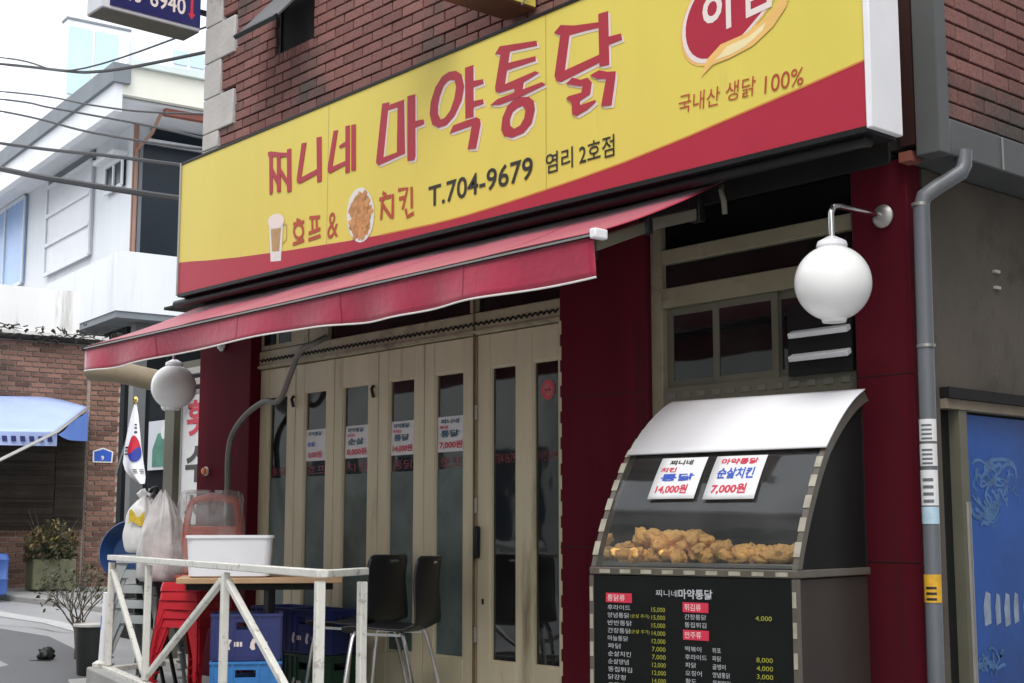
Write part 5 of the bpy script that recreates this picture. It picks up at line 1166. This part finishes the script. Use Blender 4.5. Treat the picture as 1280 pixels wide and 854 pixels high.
# ------------------------------------------------------------------ planter, shrubs, bin, debris
M['leaf'] = pm('dull_leaf', (.055, .058, .022), .6, .4, 6, island=.5); M['leaf_y'] = pm('yellow_leaf', (.24, .19, .06), .6, .3, 6, island=.4); M['twig'] = pm('grey_twig', (.10, .085, .065), .8, .3, 9)
pl = thing('planter_shrub', (-11.55, 2.6, .27), 'dull green shrub in a mossy planter box before the brick wall', 'plant')
PC = Vector((-11.55, 2.62, .28)); M['moss'] = pm('mossy_planter', (.15, .15, .085), .8, .25, 7, dirt=((.05, .06, .03), .5, 6))
mb = MB(); mb.obox(PC+up*.19, ER*.27, EL*.16, up*.19); mb.build('planter_box', M['moss'], pl, bevel=.015)
rr = random.Random(9); l1, l2 = MB(), MB()
for i in range(900):
    a = rr.uniform(0, 6.28); q = rr.random()**.5; h = rr.random(); c_ = PC+ER*(.34*q*math.cos(a))+EL*(.22*q*math.sin(a))+up*(.36+.52*h*(1-.45*q*q)+.04*noise.noise(Vector((a, q, h))*3))
    s = rr.uniform(.012, .032); n_ = Vector((rr.uniform(-1, 1), rr.uniform(-1, 1), rr.uniform(-.2, 1))).normalized(); t1 = n_.orthogonal().normalized()*s*1.5; t2 = n_.cross(t1)*.5
    (l2 if (h > .55 and rr.random() < .5) else l1).add([c_-t1, c_-t2, c_+t1, c_+t2], [(0, 1, 2, 3)])
l1.build('foliage', M['leaf'], pl, fixn=False); l2.build('foliage', M['leaf_y'], pl, fixn=False)
mb = MB()
for i in range(16):
    a = rr.uniform(0, 6.28); mb.tube([PC+up*.33, PC+ER*.15*math.cos(a)+EL*.1*math.sin(a)+up*.6, PC+ER*.32*math.cos(a)+EL*.2*math.sin(a)+up*rr.uniform(.75, 1.0)], [.010, .007, .003], 5)
mb.build('stem', M['twig'], pl)
bs = thing('bare_shrub', (-5.55, .36, -.05), 'bare twiggy shrub with a few pale leaves behind the black bin', 'plant')
tw = MB(); rr = random.Random(17); tips = []
def grow(p, d, l, r, dep):
    q = p+d*l; tw.tube([p, p+d*l*.5+Vector((rr.uniform(-1, 1), rr.uniform(-1, 1), 0))*l*.06, q], [r, r*.85, r*.65], 5); 
    if dep == 0: tips.append(q); return
    for _ in range(rr.choice((2, 3))): grow(q, (d+Vector((rr.uniform(-.8, .8), rr.uniform(-.8, .8), rr.uniform(-.25, .45)))).normalized(), l*rr.uniform(.6, .85), r*.62, dep-1)
for s in range(5): grow(Vector((-5.62+.03*s, .36-.03*s, -.05)), Vector((rr.uniform(-.2, .15), rr.uniform(-.25, .05), 1)).normalized(), .27, .011, 3)
tw.build('branches', M['twig'], bs)
l1 = MB()
for p in tips:
    for _ in range(3):
        c_ = p+Vector((rr.uniform(-.07, .07), rr.uniform(-.07, .07), rr.uniform(-.09, .05))); s = rr.uniform(.008, .022); n_ = Vector((rr.uniform(-1, 1), rr.uniform(-1, 1), rr.random())).normalized(); t1 = n_.orthogonal().normalized()*s*1.4; t2 = n_.cross(t1)*.5; l1.add([c_-t1, c_-t2, c_+t1, c_+t2], [(0, 1, 2, 3)])
l1.build('foliage', M['leaf'], bs, fixn=False)
bin_ = thing('rubbish_bin', (-4.55, -.05, -.085), 'black round rubbish bin with a pale rim on the street', 'bin')
M['bin_black'] = pm('black_bin', (.02, .023, .022), .5, .2, 6)
MB().lathe([(.105, 0), (.11, .01), (.135, .37), (.14, .38), (.128, .378), (.10, .03)], (-4.55, -.05, road_z(-4.55)+.002), 28).build('bin_body', M['bin_black'], bin_, smooth=True)
MB().lathe([(.135, .365), (.15, .368), (.15, .385), (.136, .388), (.134, .38)], (-4.55, -.05, road_z(-4.55)+.002), 28).build('bin_rim', M['stone'], bin_, smooth=True)
db = thing('street_debris', (-5.56, .02, -.045), 'small crumpled black scrap lying on the street', 'debris')
blob((-5.56, .02, road_z(-5.56)), .045, .06, .05, 7.7, .6, 12).build('scrap', M['bin_black'], db, smooth='all')
MB().obox((-5.53, -.04, road_z(-5.5)+.006), (.05, .06, 0), (-.02, .02, 0), (0, 0, .004)).build('scrap_flap', M['bin_black'], db)
dr = thing('blue_drum', (-11.2, 1.75, .26), 'blue plastic drum at the left edge by the brick annex', 'drum')
M['drum'] = pm('blue_drum', (.03, .10, .36), .4, .15, 5)
MB().lathe([(.19, 0), (.21, .02), (.21, .17), (.22, .19), (.21, .21), (.21, .40), (.22, .42), (.20, .47), (.18, .49), (.0, .49)], (-11.08, 1.66, road_z(-11.1)+.075), 28).build('drum_body', M['drum'], dr, smooth=True)

# ------------------------------------------------------------------ overhead cables
W_ = {'a': (.008, [(-13.6, .29, 7.39), (-8.19, .384, 5.864), (-5.76, .113, 5.051), (-2.95, -.10, 4.62)]),
 'b': (.014, [(-12.5, 0, 7.01), (-8.188, .386, 5.795), (-5.98, .169, 5.111), (-5.26, .08, 4.902), (-4.384, .015, 4.707), (-2.92, -.11, 4.42)]),
 'c': (.008, [(-13.586, .31, 6.945), (-8.08, .509, 5.487), (-5.658, .234, 4.737), (-4.4, .10, 4.36), (-2.93, -.10, 3.96)]),
 'd': (.009, [(-13.58, .313, 6.89), (-8.176, .4, 5.419), (-6.656, .311, 4.955), (-4.411, .136, 4.259), (-3.109, -.05, 3.837), (-2.91, -.09, 3.78)]),
 'e': (.010, [(-13.58, .314, 6.857), (-8.172, .405, 5.292), (-5.651, .241, 4.489), (-3.489, -.028, 3.855), (-2.91, -.08, 3.70)]),
 'f': (.024, [(-11.4, -.238, 5.653), (-6.356, -.257, 4.21), (-4.718, -.212, 3.769), (-3.162, -.185, 3.373), (-2.80, -.17, 3.30)]),
 'g': (.015, [(-12.49, .046, 6.098), (-7.06, .153, 4.647), (-4.803, -.006, 4.061), (-3.205, -.14, 3.634), (-2.86, -.17, 3.56)])}
labs = {'a': 'thin uppermost overhead cable across the white sky', 'b': 'sagging black cable just under the navy projecting sign', 'c': 'thin cable with a small dip before the white house roof', 'd': 'thin cable crossing the white fascia of the house',
        'e': 'thin cable crossing the house below the fascia', 'f': 'thickest lowest black cable running down to the yellow sign', 'g': 'black cable just above the thickest one'}
for k_, (r_, p_) in W_.items(): tag(MB().tube(smooth_path(p_, 8), r_, 6).build('overhead_cable', M['cable'], smooth=True), labs[k_], 'cable', 'overhead cables')

# ------------------------------------------------------------------ unseen buildings added behind the camera, to shade the shopfront and mirror in door glass
M['op_wall'] = pm('grey_render_wall', (.46, .45, .42), .8, .12, .8, dirt=((.16, .15, .14), .35, .7), streak=True); M['op_brick'] = pm('opposite_render', (.30, .31, .28), .8, .15, 1.2)
for (x0, x1, y0, h, m, lab) in ((-22, -9.2, -9.5, 10.2, 'op_wall', 'unseen grey rendered house added across the street to shade the shopfront, mirrored in the left doors'), (-9, -1.2, -8.9, 12.0, 'op_brick', 'unseen tall greenish house added across the street to shade the shopfront, mirrored in the middle doors'), (-1, 9.5, -9.3, 11.0, 'op_wall', 'unseen grey house added across the street to shade the shopfront, mirrored in the entrance door')):
    ob = thing('unseen_opposite_house', ((x0+x1)/2, y0-3, -.4), lab, 'building', 'unseen houses added across the street')
    box('wall', M[m], ob, x0, x1, y0-7, y0, -1.2, h)
    box('roof_edge', M['stone'], ob, x0-.1, x1+.1, y0-7, y0+.25, h+.002, h+.3)
    for f in range(3 if h < 11.5 else 4):
        x = x0+.9
        while x+1.4 < x1:
            w_ = box('window', M['house_glass'], ob, x, x+1.4, y0+.002, y0+.03, .9+f*2.8, 2.3+f*2.8)
            box('window_sill', M['stone'], w_, x-.1, x+1.5, y0+.002, y0+.14, .8+f*2.8, .898+f*2.8); box('mullion', M['stone'], w_, x+.67, x+.73, y0+.031, y0+.05, .9+f*2.8, 2.3+f*2.8)
            x += 2.5

ob = thing('unseen_alley_house', (9, 5, -.5), 'plain grey house added across the side alley, out of view, to block side light', 'building')  # added out of view to keep skylight off the side wall
box('wall', M['op_wall'], ob, 6.3, 13, -2.2, 14, -1.2, 9.5)
box('roof_edge', M['stone'], ob, 6.1, 13.1, -2.4, 14.1, 9.502, 9.8)
for f in range(3):
    for y in (0, 3, 6): w_ = box('window', M['house_glass'], ob, 6.27, 6.298, y, y+1.4, .9+f*2.8, 2.3+f*2.8); box('window_sill', M['stone'], w_, 6.16, 6.298, y-.1, y+1.5, .8+f*2.8, .898+f*2.8)
